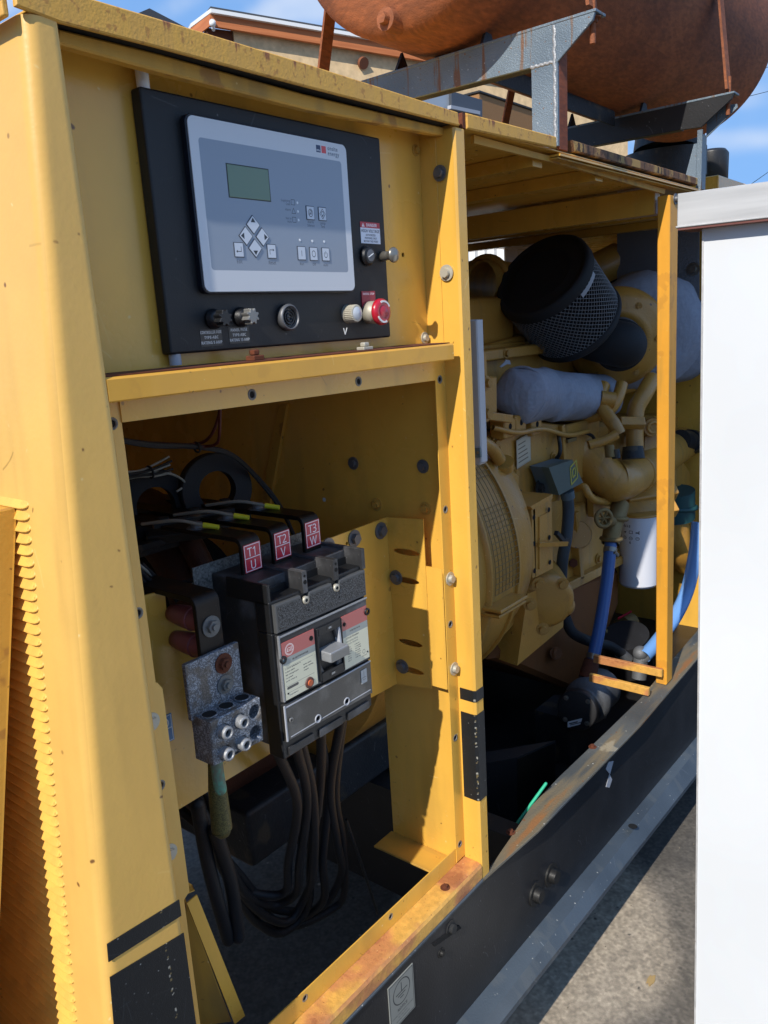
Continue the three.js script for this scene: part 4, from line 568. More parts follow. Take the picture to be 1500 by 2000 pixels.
// ---------------------------------------------------------------- power cables looping below the breaker
{
  const runs = [
    [[0.690, 0.948, -0.055], [0.774,0.784,-0.13], [0.812,0.62,-0.2], [0.824,0.521,-0.24], [0.795,0.51,-0.27], [0.733,0.58,-0.27], [0.662,0.732,-0.22], [0.628,0.838,-0.2], [0.631,0.853,-0.25]],
    [[0.705, 0.947, -0.06], [0.787,0.776,-0.13], [0.829,0.6,-0.2], [0.849,0.501,-0.24], [0.822,0.468,-0.27], [0.758,0.528,-0.28], [0.686,0.672,-0.24], [0.636,0.808,-0.2], [0.637,0.841,-0.25]],
    [[0.745, 0.946, -0.055], [0.813,0.777,-0.14], [0.848,0.598,-0.2], [0.868,0.468,-0.25], [0.822,0.439,-0.28], [0.759,0.507,-0.29], [0.684,0.659,-0.25], [0.637,0.773,-0.22], [0.633,0.817,-0.25]],
    [[0.752, 0.946, -0.07], [0.841,0.759,-0.15], [0.865,0.587,-0.2], [0.891,0.484,-0.24], [0.866,0.421,-0.28], [0.782,0.481,-0.3], [0.702,0.625,-0.26], [0.649,0.749,-0.22], [0.641,0.804,-0.25]],
    [[0.79, 0.945, -0.055], [0.837,0.765,-0.14], [0.905,0.605,-0.2], [0.935,0.498,-0.23], [0.923,0.426,-0.26], [0.868,0.437,-0.28], [0.808,0.485,-0.3], [0.727,0.624,-0.27], [0.665,0.764,-0.25]],
    [[0.805, 0.945, -0.065], [0.858,0.745,-0.15], [0.934,0.573,-0.21], [0.963,0.454,-0.24], [0.931,0.398,-0.27], [0.855,0.418,-0.29], [0.802,0.468,-0.31], [0.727,0.6,-0.28], [0.665,0.742,-0.26]],
    [[0.66, 0.949, -0.06], [0.752,0.787,-0.13], [0.792,0.633,-0.2], [0.808,0.544,-0.24], [0.764,0.554,-0.27], [0.722,0.627,-0.27], [0.663,0.755,-0.23], [0.629,0.847,-0.22]],
  ];
  const place = ['second from left', 'third from left', 'fourth from left', 'third from right', 'second from right', 'rightmost', 'leftmost'];
  runs.forEach((p, i) => { for (let k = 2; k < p.length; k++) for (let q = 0; q < 3; q++) p[k][q] += (rnd() - 0.5) * 0.02; });
  runs.forEach((p, i) => solo('power_cable', capTube(p, 0.0076, 70, 12), M.cable, `thick black power cable, ${place[i]} of the seven leaving the circuit breaker`, 'cable', 'black power cables looping below the breaker'));
  solo('loose_cable', capTube([[0.593,0.863,-0.16], [0.612,0.752,-0.18], [0.628,0.667,-0.19], [0.646,0.581,-0.2]], 0.0105, 30, 12), M.cable, 'cut end of a black cable hanging straight down at the jamb', 'cable');
  solo('loose_cable', capTube([[0.61,0.816,-0.15], [0.648,0.695,-0.18], [0.658,0.61,-0.19], [0.658,0.582,-0.19]], 0.0105, 30, 12), M.cable, 'black cable hanging behind the cut cable end', 'cable');
  solo('thin_rod', tube([[0.93,0.632,-0.2], [1.009,0.459,-0.24], [1.086,0.287,-0.28]], 0.003, 16, 8), M.darkSteel, 'thin dark cord trailing to the ground right of the loops', 'cord');
}
// thin wiring in the lower bay
{
  const w = thing('wiring_harness', 'thin black and red control wires tied along the top of the lower bay', 'wiring', [0.746,1.341,-0.25]);
  part('wire', tube([[0.566,1.381,-0.2], [0.637,1.362,-0.22], [0.736,1.342,-0.25], [0.809,1.319,-0.27], [0.875,1.27,-0.29], [0.902,1.218,-0.27], [0.868,1.169,-0.2]], 0.0034, 60, 8), M.rubber, w);
  part('wire', tube([[0.565,1.379,-0.2], [0.637,1.359,-0.22], [0.732,1.341,-0.25], [0.814,1.313,-0.27], [0.884,1.255,-0.29], [0.897,1.207,-0.26], [0.873,1.162,-0.2]], 0.0026, 60, 8), M.rubber, w);
  part('wire', tube([[0.566,1.38,-0.2], [0.661,1.359,-0.23], [0.732,1.347,-0.25], [0.735,1.36,-0.22], [0.736,1.387,-0.2], [0.725,1.406,-0.18]], 0.0024, 40, 8), M.wireRed, w);
  part('wire', tube([[0.565,1.378,-0.2], [0.669,1.354,-0.23], [0.741,1.342,-0.25], [0.741,1.346,-0.22], [0.734,1.361,-0.2], [0.725,1.406,-0.18]], 0.0024, 40, 8), M.wireRed, w);
  part('cable_tie', torus([0.731,1.342,-0.25], [1, 0.1, 0], 0.0075, 0.0016, 16, 6), M.rubber, w);
  const v = thing('sensor_leads', 'tied bundle of pale sensor leads above the ring transformers', 'wiring', [0.707,1.302,-0.33]);
  for (let i = 0; i < 5; i++) part('wire', tube([[0.623,1.314,-0.3], [0.674,1.308,-0.32], [0.707,1.306,-0.33], [0.738,1.31,-0.33]].map((p, k) => [p[0], p[1] + (i - 2) * 0.003 * (k ? k * 0.7 : 1), p[2] + (i % 2) * 0.006]), 0.002, 24, 6), i % 2 ? M.rubber : M.wireWhite, v);
  part('wire', tube([[0.707,1.304,-0.33], [0.743,1.293,-0.33], [0.77,1.273,-0.34], [0.752,1.264,-0.34]], 0.002, 24, 6), M.wireWhite, v);
  part('cable_tie', torus([0.697,1.306,-0.325], [1, 0.1, 0], 0.009, 0.0018, 16, 6), M.rubber, v);
  const u = thing('bonding_leads', 'black and pale leads crossing in front of the alternator ring', 'wiring', [0.62,1.173,-0.2]);
  part('wire', tube([[0.546,1.231,-0.16], [0.597,1.19,-0.2], [0.645,1.151,-0.22], [0.676,1.164,-0.2]], 0.0024, 30, 8), M.wireWhite, u);
  part('wire', tube([[0.545,1.225,-0.16], [0.603,1.171,-0.2], [0.64,1.143,-0.21]], 0.0036, 30, 8), M.rubber, u); part('wire', tube([[0.541,1.219,-0.16], [0.595,1.176,-0.2], [0.651,1.161,-0.22], [0.674,1.166,-0.2]], 0.0034, 30, 8), M.rubber, u); part('wire', tube([[0.568,1.219,-0.18], [0.618,1.17,-0.21], [0.629,1.144,-0.2]], 0.003, 30, 8), M.rubber, u);
}
// leaning slotted guard low in the bay
{
  const g = thing('slotted_guard', 'yellow slotted sheet guard leaning inside the bay beside the corner post', 'guard panel', [0.575,0.623,-0.14]);
  part('front_flange', hex8([[0.568,0.546,-0.1], [0.587,0.545,-0.1], [0.547,0.764,-0.12], [0.53,0.762,-0.12]], [0, 0, -0.002]), M.yellow, g);
  part('slotted_sheet', hex8([[0.512,0.549,-0.16], [0.563,0.555,-0.1], [0.531,0.761,-0.122], [0.559,0.769,-0.18]], [-0.0015, 0, -0.0015]), M.yellowDirty, g);
  for (let i = 0; i < 9; i++) { const a = [0.534,0.703,-0.14], b = [0.539,0.711,-0.14], k = i / 8; const p = [0.538,0.716,-0.145], q = [0.561,0.608,-0.145]; const s = [p[0] + (q[0] - p[0]) * k, p[1] + (q[1] - p[1]) * k, -0.128 + 0.004 * k]; part('slot', bar3([s[0] - 0.012 - 0.006 * k, s[1] + 0.012 + 0.002 * k, s[2] - 0.016], s, 0.0016, 0.0008), M.paleFill, g); }  // pale bars paint the light coming through the slots
  part('top_flange', hex8([[0.516,0.781,-0.12], [0.544,0.774,-0.12], [0.575,0.739,-0.17], [0.552,0.771,-0.17]], [0, -0.002, 0]), M.yellowDirty, g);
}

// ---------------------------------------------------------------- alternator
{
  const a = thing('alternator', 'yellow alternator barrel with wire mesh vents bolted to the engine flywheel housing', 'alternator', [1.1, 0.6, -0.56]);
  const C = [0, 0.94, -0.56], R = 0.365, WX0 = 1.46, WX1 = 1.565, ax = (x) => [x, C[1], C[2]];
  part('barrel', lathe([[0.2, 0], [0.3, 0], [R - 0.012, 0.01], [R - 0.012, 0.38], [R - 0.04, 0.385]], ax(1.07), [1, 0, 0], 64), M.engine, a);
  part('end_ring', lathe([[R - 0.02, 0], [R, 0.004], [R, 0.016], [R - 0.02, 0.02]], ax(WX0 - 0.02), [1, 0, 0], 64), M.engine, a);
  part('vent_core', lathe([[0.2, 0], [R - 0.035, 0], [R - 0.035, 0.13], [0.2, 0.13]], ax(WX0 - 0.012), [1, 0, 0], 64), M.gap, a);
  part('end_ring', lathe([[R - 0.03, 0], [R - 0.001, 0], [R + 0.001, 0.002], [R + 0.001, 0.008], [R - 0.001, 0.01], [R - 0.05, 0.012]], ax(WX1), [1, 0, 0], 64), M.engine, a);
  part('lower_body', cyl([0.8, 0.8, -0.6], [1.06, 0.8, -0.6], 0.23, 0.23, 40), M.stator, a);
  const pt = (x, th, r) => [x, C[1] + r * Math.sin(th), C[2] + r * Math.cos(th)];
  const th0 = -0.12, th1 = 0.42, w = [];
  for (let i = 0; i <= 15; i++) { const th = th0 + (th1 - th0) * i / 15; w.push(cyl(pt(WX0, th, R + 0.001), pt(WX1, th, R + 0.001), 0.0009, 0.0009, 5, true)); }
  for (let i = 0; i <= 7; i++) { const x = WX0 + (WX1 - WX0) * i / 7, ps = []; for (let k = 0; k <= 12; k++) ps.push(pt(x, th0 + (1.0 - th0) * k / 12, R + 0.001)); w.push(tube(ps, 0.0009, 24, 5)); }
  for (let i = 1; i <= 12; i++) { const th = th1 + 0.16 + 0.42 * i / 12; w.push(cyl(pt(WX0, th, R + 0.001), pt(WX1, th, R + 0.001), 0.0009, 0.0009, 5, true)); }
  const vm = part('vent_mesh', w, M.brass, a); vm.userData.kind = 'stuff';
  const seg = (a0, a1) => { const g = new THREE.CylinderGeometry(R - 0.006, R - 0.006, 0.11, 24, 1, true, a0, a1 - a0); return g.applyMatrix4(new THREE.Matrix4().makeBasis(new THREE.Vector3(0, 0, 1), new THREE.Vector3(1, 0, 0), new THREE.Vector3(0, 1, 0))).translate((WX0 + WX1) / 2, C[1], C[2]); };
  part('vent_cover', [seg(0.46, 0.58), seg(0.66, 3.6)], M.engine, a); part('vent_cover', seg(-0.24, -0.14), M.engine, a);
  part('lower_ledge', [polyXZ([[1.43, -0.25], [1.55, -0.25], [1.55, -0.165], [1.43, -0.165]], 0.868, 0.876, null, 0.002), polyXZ([[1.43, -0.25], [1.55, -0.25], [1.55, -0.17], [1.43, -0.17]], 0.856, 0.863, null, 0.002)], M.engine, a);
  bolt([1.44, 0.87, -0.215], [-1, 0, 0.3], 0.009, M.engine, a); bolt([1.44, 0.8, -0.235], [-1, 0, 0.3], 0.009, M.engine, a);
  part('winding_ring', [torus([0.79, 1.02, -0.5], [1, 0, 0.15], 0.15, 0.035, 48, 14), torus([0.8, 1.02, -0.5], [1, 0, 0.15], 0.21, 0.02, 48, 10)], M.stator, a);
  part('rotor', cyl([0.78, 1.02, -0.5], [0.9, 1.02, -0.5], 0.12, 0.12, 32), M.gap, a);
  part('foot', box(0.85, 1.35, 0.5, 0.62, -0.75, -0.38, 0.01), M.darkSteel, a);
}

// ---------------------------------------------------------------- engine
{
  const e = thing('diesel_engine', 'large tan yellow diesel engine behind the open side of the enclosure', 'engine', [2.2, 0.5, -0.56]);
  part('block', [polyXY([[1.62, 0.72], [3.1, 0.62], [3.1, 1.1], [1.62, 1.22]], -0.8, -0.36, null, 0.012)], M.engine, e);
  part('cylinder_head', [box(1.68, 3.1, 1.2, 1.4, -0.78, -0.46, 0.015), box(1.7, 3.05, 1.39, 1.42, -0.8, -0.43, 0.006)], M.engine, e);
  for (let i = 0; i < 3; i++) part('valve_cover', [box(1.72 + i * 0.44, 2.12 + i * 0.44, 1.42, 1.56, -0.75, -0.5, 0.03), box(1.71 + i * 0.44, 2.13 + i * 0.44, 1.41, 1.43, -0.76, -0.48, 0.004)], M.engine, e);
  // flywheel housing with its drilled bracket
  part('flywheel_housing', [lathe([[0.2, 0], [0.31, 0], [0.33, 0.02], [0.33, 0.1], [0.3, 0.14], [0.2, 0.15]], [1.6, 0.94, -0.56], [1, 0, 0], 56), polyXY([[1.58, 1.1], [1.7, 1.16], [1.82, 1.1], [1.82, 0.7], [1.58, 0.65]], -0.5, -0.33, null, 0.01)], M.engine, e);
  const bk = part('mounting_bracket', [hex8([[1.718,1.034,-0.24], [1.821,1.041,-0.24], [1.822,1.053,-0.24], [1.706,1.045,-0.24]], [0, 0, -0.16]), hex8([[1.743,0.85,-0.25], [1.839,0.848,-0.25], [1.835,1.04,-0.25], [1.737,1.034,-0.25]], [0, 0, -0.01]), hex8([[1.727,0.852,-0.25], [1.746,0.852,-0.25], [1.747,1.034,-0.25], [1.729,1.033,-0.25]], [0, 0, -0.16])], M.engine, e);
  part('bracket_rib', hex8([[1.758,0.868,-0.246], [1.809,0.869,-0.246], [1.812,1.007,-0.246], [1.763,1.005,-0.246]], [0, 0, -0.006]), M.engine, bk);
  for (const p of [[1.73,1.012,-0.244], [1.809,1.014,-0.244], [1.728,0.944,-0.244], [1.81,0.94,-0.244], [1.728,0.873,-0.244], [1.811,0.873,-0.244]]) fastener('hole', discGeo, p, [0, 0, 1], 0.0065, M.gap, bk);
  part('strap', [bar3([1.744,0.938,-0.24], [1.863,0.913,-0.22], 0.012, 0.006)], M.engine, e);
  part('starter_cover', [lathe([[0, 0], [0.06, 0.0], [0.076, 0.01], [0.082, 0.026], [0.082, 0.16], [0.08, 0.18]], [1.859,0.736,-0.28], [0.75, 0.1, -0.65], 36), new THREE.SphereGeometry(0.03, 18, 12).translate(...[1.922,0.716,-0.26]), hex8([[1.727,0.602,-0.3], [1.994,0.619,-0.3], [2.013,0.761,-0.3], [1.789,0.783,-0.3]], [0.02, 0, -0.12])], M.engine, e);
  part('oil_pan', [polyXY([[1.697,0.615], [1.802,0.559], [2.145,0.349], [2.295,0.315], [2.543,0.504], [2.541,0.636], [1.925,0.716]], -0.76, -0.36, null, 0.015)], M.oilPan, e);
  part('drain_plug', [cyl([2.065,0.498,-0.36], [2.007,0.527,-0.33], 0.018, 0.018, 20), torus([2.016,0.522,-0.335], [0, 0, 1], 0.013, 0.006)], M.oilPan, e);
  part('pan_rail', bar3([2.113,0.7,-0.35], [2.538,0.675,-0.35], 0.03, 0.03), M.engine, e);
  // covers, bosses and brackets on the block face
  const F = -0.36;
  part('side_cover', [polyXY([[1.744,1.198], [1.784,1.023], [2.051,1.004], [2.094,1.191], [1.943,1.222]], F, F + 0.012, null, 0.004), polyXY([[2.126,1.187], [2.116,1.014], [2.335,1.005], [2.353,1.181]], F, F + 0.012, null, 0.004)], M.engine, e);
  for (const p of [[1.764,1.232,-0.35], [1.821,1.235,-0.35], [1.905,1.219,-0.35]]) { const m = part('lug', [box(p[0] - 0.028, p[0] + 0.028, p[1] - 0.03, p[1] + 0.02, -0.37, -0.325, 0.006)], M.engine, e); fastener('hole', discGeo, [p[0], p[1], -0.3252], [0, 0, 1], 0.008, M.gap, m); }
  part('head_bracket', [polyXY([[1.587,1.458], [1.608,1.439], [1.627,1.422], [1.63,1.285], [1.607,1.272], [1.567,1.284]], -0.34, -0.3, null, 0.008), polyXY([[1.635,1.368], [1.691,1.363], [1.687,1.274], [1.63,1.281]], -0.36, -0.315, null, 0.004)], M.engine, e);
  bolt([1.616,1.354,-0.3], [0, 0, 1], 0.011, M.engine, e); bolt([1.608,1.284,-0.3], [0, 0, 1], 0.013, M.engine, e); bolt([1.815,1.1,-0.347], [0, 0, 1], 0.012, M.engine, e); bolt([2.035,1.108,-0.347], [0, 0, 1], 0.01, M.engine, e); bolt([1.919,1.044,-0.33], [0, 0, 1], 0.014, M.darkSteel, e);
  part('ledge', bar3([1.637,1.275,-0.33], [1.744,1.254,-0.33], 0.02, 0.05), M.engine, e); part('ledge', bar3([1.949,1.407,-0.52], [2.151,1.424,-0.52], 0.05, 0.06), M.engine, e);
  plate('data_label', [1.857,1.155,-0.34], 0.075, 0.075, 0.001, printTex(128, 128, (g) => { g.fillStyle = '#c3b79c'; g.fillRect(0, 0, 128, 128); g.fillStyle = '#6b5c48'; for (let i = 0; i < 5; i++) g.fillRect(14, 22 + i * 20, 60 + rnd() * 40, 5); g.strokeStyle = '#7d6d57'; g.strokeRect(4, 4, 120, 120); }), e, { shear: 0.15 });
  part('hanging_tag', polyXY([[1.848,1.376], [1.878,1.389], [1.875,1.392], [1.899,1.388], [1.904,1.377], [1.885,1.38], [1.853,1.373]], -0.402, -0.4), M.greyLight, e);
  // hoses along the left
  part('hose', tube([[1.582,1.227,-0.3], [1.635,1.198,-0.3], [1.688,1.158,-0.31], [1.712,1.114,-0.32], [1.761,1.075,-0.33], [1.857,1.04,-0.36]], 0.012, 40, 10), M.rubber, e);
  part('hose_sleeve', [tube([[1.573,1.224,-0.295], [1.622,1.199,-0.295], [1.666,1.164,-0.3]], 0.016, 20, 10), cyl([1.683,1.157,-0.3], [1.693,1.139,-0.305], 0.026, 0.026, 16)], M.engine, e);
  // large aftercooler pipe
  const g1 = tube([[2.245,1.122,-0.42], [2.286,1.073,-0.38], [2.291,1.017,-0.31], [2.325,0.989,-0.28]], 0.062, 40, 28), g2 = tube([[2.29,1.002,-0.29], [2.364,0.986,-0.28], [2.539,0.981,-0.3], [2.801,0.983,-0.32], [3.187,0.99,-0.35]], 0.064, 50, 28);
  part('charge_pipe', [g1, g2, new THREE.SphereGeometry(0.0645, 26, 18).translate(...[2.312,0.991,-0.283])], M.engine, e);
  part('pipe_bead', torus([2.498,0.98,-0.296], [0.95, 0.05, -0.25], 0.065, 0.005, 40, 8), M.engine, e);
  part('pipe_pad', [box(...[1.0, 1.0].map((k, i) => [2.485,0.92,-0.33][0] + (i ? 0.09 : -0.02)), 0.9, 0.99, -0.42, -0.31, 0.006)], M.engine, e);
  part('elbow_mark', bar3([2.09,1.145,-0.33], [2.146,1.145,-0.33], 0.01, 0.006), M.brass, e);
  // oil pipes under the turbocharger
  part('oil_pipe', tube([[2.314,1.284,-0.321], [2.281,1.252,-0.316], [2.262,1.209,-0.291], [2.251,1.176,-0.261], [2.254,1.146,-0.246]], 0.021, 40, 14), M.engine, e);
  part('oil_pipe', tube([[2.35,1.284,-0.277], [2.311,1.242,-0.276], [2.29,1.213,-0.291], [2.281,1.195,-0.328], [2.274,1.189,-0.366]], 0.018, 40, 14), M.engine, e);
  part('oil_pipe', tube([[2.491,1.286,-0.236], [2.424,1.246,-0.237], [2.389,1.202,-0.248], [2.372,1.134,-0.244], [2.362,1.088,-0.239]], 0.026, 40, 14), M.engine, e);
  part('oil_pipe', tube([[2.136,1.129,-0.286], [2.164,1.138,-0.255], [2.193,1.155,-0.226]], 0.014, 24, 10), M.engine, e);
  part('pipe_clamp', bar3([2.32,1.17,-0.271], [2.366,1.165,-0.213], 0.03, 0.03), M.engine, e); part('pipe_clamp', cyl([2.261,1.25,-0.307], [2.286,1.241,-0.274], 0.024, 0.024, 14), M.engine, e);
  part('filter_head', [bar3([2.538,0.846,-0.373], [2.69,0.858,-0.241], 0.045, 0.12), bar3([2.597,0.89,-0.382], [2.731,0.903,-0.257], 0.07, 0.12)], M.engine, e);
  part('boss', [cyl([2.505,1.132,-0.243], [2.41,1.146,-0.201], 0.03, 0.028, 20), torus([2.41,1.146,-0.201], [-0.75, 0, 0.66], 0.016, 0.005), hex8([[2.475,1.062,-0.254], [2.521,1.074,-0.202], [2.538,1.153,-0.21], [2.496,1.141,-0.257]], [0.1, 0, -0.1])], M.engine, e);
  part('fitting', cyl([2.173,1.125,-0.24], [2.167,1.092,-0.234], 0.014, 0.014, 12), M.brass, e); part('fitting', cyl([2.181,1.113,-0.225], [2.178,1.087,-0.22], 0.012, 0.012, 12), M.darkSteel, e); part('fitting', cyl([2.33,1.098,-0.233], [2.323,1.062,-0.228], 0.03, 0.034, 16), M.darkSteel, e);
  // front gear, bracket and pulley seen past the far post
  part('fan_pulley', lathe([[0.02, 0], [0.17, 0], [0.2, 0.01], [0.2, 0.04], [0.17, 0.05]], [3.427,1,-0.48], [0.9, 0, -0.44], 44), M.maroon, e);
  part('pulley_rim', torus([3.413,1.002,-0.475], [0.9, 0, -0.44], 0.19, 0.014, 44, 10), M.engine, e);
  part('front_bracket', [polyXY([[2.901,0.964], [3.002,0.928], [3.069,0.883], [3.073,0.826], [2.898,0.856]], -0.36, -0.3, null, 0.006), bar3([3.091,0.694,-0.36], [3.34,0.493,-0.36], 0.05, 0.04)], M.engine, e);
  part('belt_hub', [cyl([2.94,1.024,-0.3], [3.036,1.006,-0.3], 0.04, 0.04, 18), cyl([3.036,1.006,-0.3], [3.125,0.989,-0.3], 0.046, 0.046, 18)], M.darkSteel, e);
  part('coolant_pipe', tube([[2.905,0.742,-0.3], [2.934,0.636,-0.3], [3.013,0.554,-0.3], [3.233,0.449,-0.32]], 0.05, 30, 18), M.engine, e);
  part('hose_joint', [cyl([2.899,0.844,-0.3], [2.916,0.736,-0.3], 0.07, 0.068, 20), torus([2.914,0.779,-0.3], [0.05, 1, 0], 0.071, 0.008)], M.teal, e);
  part('left_manifold', [tube([[2.061,1.599,-0.6], [2.161,1.599,-0.6], [2.3,1.592,-0.6]], 0.07, 20, 20), torus([2.118,1.599,-0.6], [1, 0, 0], 0.075, 0.012)], M.engine, e);
  part('rear_pipe', tube([[2.826,1.635,-0.603], [2.867,1.659,-0.562], [2.907,1.683,-0.522]], 0.06, 20, 18), M.engine, e);
  for (let i = 0; i < 9; i++) bolt([1.74 + i * 0.12, 1.19 - i * 0.012, -0.358], [0, 0, 1], 0.011, M.engine, e, i);
  for (let i = 0; i < 7; i++) bolt([1.76 + i * 0.15, 0.8 - i * 0.02, -0.358], [0, 0, 1], 0.0105, M.engine, e, i);
  for (let i = 0; i < 6; i++) bolt([1.73 + i * 0.2, 1.405, -0.43], [0, 0, 1], 0.009, M.engine, e, i);
  for (const q of [[1.704,0.85,-0.22], [1.676,0.803,-0.23], [1.721,0.724,-0.22], [1.831,0.812,-0.22]]) bolt(q, [-0.75, -0.1, 0.65], 0.011, M.engine, e);
  part('rib', bar3([2.08,1.193,-0.35], [2.102,1.002,-0.35], 0.02, 0.03), M.engine, e); part('rib', bar3([1.75,1.025,-0.34], [2.034,0.997,-0.34], 0.025, 0.03), M.engine, e); part('rib', bar3([2.168,0.919,-0.35], [2.201,0.699,-0.35], 0.025, 0.03), M.engine, e);
  part('casting_pad', [polyXY([[2.141,0.94], [2.239,0.935], [2.26,0.866], [2.161,0.863]], -0.37, -0.345, null, 0.005)], M.engine, e); part('casting_pad', [cyl([2.237,0.828,-0.37], [2.164,0.85,-0.335], 0.045, 0.04, 24)], M.engine, e); part('plug', cyl([2.207,0.744,-0.37], [2.156,0.762,-0.345], 0.014, 0.014, 6), M.boltRust, e);
  part('fuel_line', tube([[1.687,1.24,-0.33], [1.789,1.213,-0.32], [1.926,1.203,-0.32], [2.097,1.162,-0.33], [2.233,1.155,-0.33]], 0.007, 40, 8), M.engine, e); part('fuel_line', tube([[2.054,1.175,-0.34], [2.026,1.129,-0.32], [2.036,1.097,-0.34]], 0.006, 24, 8), M.darkSteel, e);
  part('sensor_wire', tube([[2.431,1.097,-0.36], [2.305,1.101,-0.33], [2.25,1.14,-0.33], [2.184,1.155,-0.34], [2.105,1.142,-0.35]], 0.005, 40, 8), M.rubber, e); part('sensor_wire', tube([[2.402,0.898,-0.3], [2.202,0.955,-0.3], [2.175,0.998,-0.32], [2.186,0.986,-0.35]], 0.012, 40, 8), M.engine, e);
  part('bracket_tab', [hex8([[2.268,0.882,-0.33], [2.344,0.882,-0.33], [2.336,0.95,-0.33], [2.261,0.957,-0.33]], [0, 0, -0.02])], M.engine, e);
  part('chain', [0, 1, 2, 3, 4].map((i) => torus([2.664,1.594,-0.462].map((q, k) => q + [0.012, -0.002, -0.01][k] * i), [i % 2, 0.4, 1], 0.011, 0.004, 12, 6)), M.brass, e);
}
{
  const f = thing('air_filter', 'black cylindrical air filter with wire mesh sides tilted on the engine', 'air filter', [2.078,1.61,-0.4]);
  const c0 = [2.078,1.61,-0.4], d = [0.7745, -0.6246, 0.1], at = (k) => c0.map((q, i) => q + d[i] * k), R = 0.1375, L = 0.225;
  part('end_cap', lathe([[0, 0.004], [0.082, 0.004], [0.086, 0.0], [0.092, 0.003], [0.122, 0.005], [0.126, 0], [0.135, -0.002], [0.142, 0.006], [0.144, 0.03], [0.139, 0.034]], c0, d, 64), M.rubber, f);
  part('pleats', [(() => { const pts = []; const n = 90; for (let i = 0; i < n * 2; i++) { const a = i / (n * 2) * 2 * Math.PI, r = i % 2 ? R - 0.008 : R - 0.016; pts.push([r * Math.cos(a), r * Math.sin(a)]); } return orient(extr(pts, L - 0.05).rotateX(-Math.PI / 2), at(0.03), d); })()], std({ color: '#14161a', roughness: 0.85 }), f);
  part('end_ring', lathe([[R - 0.012, L - 0.026], [R + 0.004, L - 0.026], [R + 0.006, L - 0.01], [R, L], [0.09, L + 0.002]], c0, d, 64), M.rubber, f);
  const q = new THREE.Quaternion().setFromUnitVectors(up, V(d).normalize()), w = [], n = 64;
  const pt = (a, h) => { const v = new THREE.Vector3(Math.cos(a) * (R + 0.001), h, Math.sin(a) * (R + 0.001)).applyQuaternion(q); return [c0[0] + v.x, c0[1] + v.y, c0[2] + v.z]; };
  for (const s of [1, -1]) for (let i = 0; i < n; i++) { const a = i / n * 2 * Math.PI, ps = []; for (let k = 0; k <= 6; k++) ps.push(pt(a + s * k / 6 * 1.05, 0.03 + (L - 0.05) * k / 6)); w.push(new THREE.TubeGeometry(new THREE.CatmullRomCurve3(ps.map(V)), 8, 0.00105, 4)); }
  part('wire_mesh', w, std({ color: '#808183', roughness: 0.5, metalness: 0.3 }), f).userData.kind = 'stuff';
  part('band', [-0.3].map((a0) => { const g = new THREE.CylinderGeometry(R + 0.0035, R + 0.0035, 0.014, 20, 1, true, a0, 0.55).translate(0, 0.042, 0); return orient(g, c0, d); }), M.greyLight, f);
  const t = thing('turbocharger', 'tan yellow turbocharger housing joined to the filter by a black rubber elbow', 'turbocharger', [2.501,1.407,-0.349]);
  const tc = [2.447,1.414,-0.336], td = [-0.86, -0.18, 0.48], tp = (k) => tc.map((v, i) => v + td[i] * k);
  part('compressor_housing', lathe([[0.075, 0.035], [0.085, 0.04], [0.1, 0.038], [0.108, 0.026], [0.13, 0.024], [0.15, 0.008], [0.158, -0.02], [0.15, -0.05], [0.11, -0.07]], tc, td, 60), M.engine, t);
  for (let i = 0; i < 6; i++) { const a = i / 6 * 6.28, u = new THREE.Vector3().crossVectors(V(td), up).normalize(), v = new THREE.Vector3().crossVectors(u, V(td)).normalize(); const p = tc.map((q2, k) => q2 + 0.118 * (Math.cos(a) * u.getComponent(k) + Math.sin(a) * v.getComponent(k)) + td[k] * 0.024); bolt(p, td, 0.007, M.engine, t); }
  const el = thing('rubber_elbow', 'black rubber intake elbow with a steel band between air filter and turbocharger', 'intake hose', at(L));
  const e0 = at(L - 0.01), e1 = at(L + 0.05), e2 = tp(0.14), e3 = tp(0.03);
  part('hose', tube([e0, e1, [e2[0], e2[1] + 0.012, e2[2]], e3], 0.067, 50, 32), M.rubber, el);
  part('hose_rib', [torus(tp(0.1), td, 0.07, 0.008, 44, 10), torus(tp(0.07), td, 0.069, 0.007, 44, 10)], M.rubber, el);
  part('clamp_band', lathe([[0.1, L + 0.004], [0.105, L + 0.004], [0.1, L + 0.018], [0.09, L + 0.018]], c0, d, 44), M.chrome, el);
  const bl = thing('insulation_blanket', 'grey quilted insulation blanket wrapped round the turbine behind the turbocharger', 'insulation blanket', [2.723,1.42,-0.326]);
  const bump = (g, k, s) => { const p = g.attributes.position; for (let i = 0; i < p.count; i++) { const x = p.getX(i), y = p.getY(i), z = p.getZ(i); const n = Math.sin(x * 31 + s) * Math.sin(y * 37 + s * 2) * Math.sin(z * 29 + 1) + 0.5 * Math.sin(x * 70 + z * 50 + s); p.setXYZ(i, x + n * k * 0.4, y + n * k, z + n * k * 0.6); } g.computeVertexNormals(); return g; };
  part('blanket', [bump(lathe([[0.05, 0.05], [0.13, 0.045], [0.185, 0.02], [0.2, -0.03], [0.19, -0.1], [0.15, -0.14], [0.05, -0.15]], [2.689,1.419,-0.335], td, 60), 0.006, 1), bump(lathe([[0.04, 0.03], [0.12, 0.02], [0.15, -0.02], [0.15, -0.12], [0.1, -0.18]], [2.925,1.378,-0.309], td, 50), 0.006, 3)], M.cloth, bl);
  const mw = thing('manifold_wrap', 'grey quilted sleeve wrapped round the exhaust manifold end', 'insulation sleeve', [2.064,1.282,-0.36]);
  const m0 = [1.833,1.306,-0.34], m1 = [2.456,1.232,-0.38], md = m1.map((v, i) => v - m0[i]), ml = Math.hypot(...md);
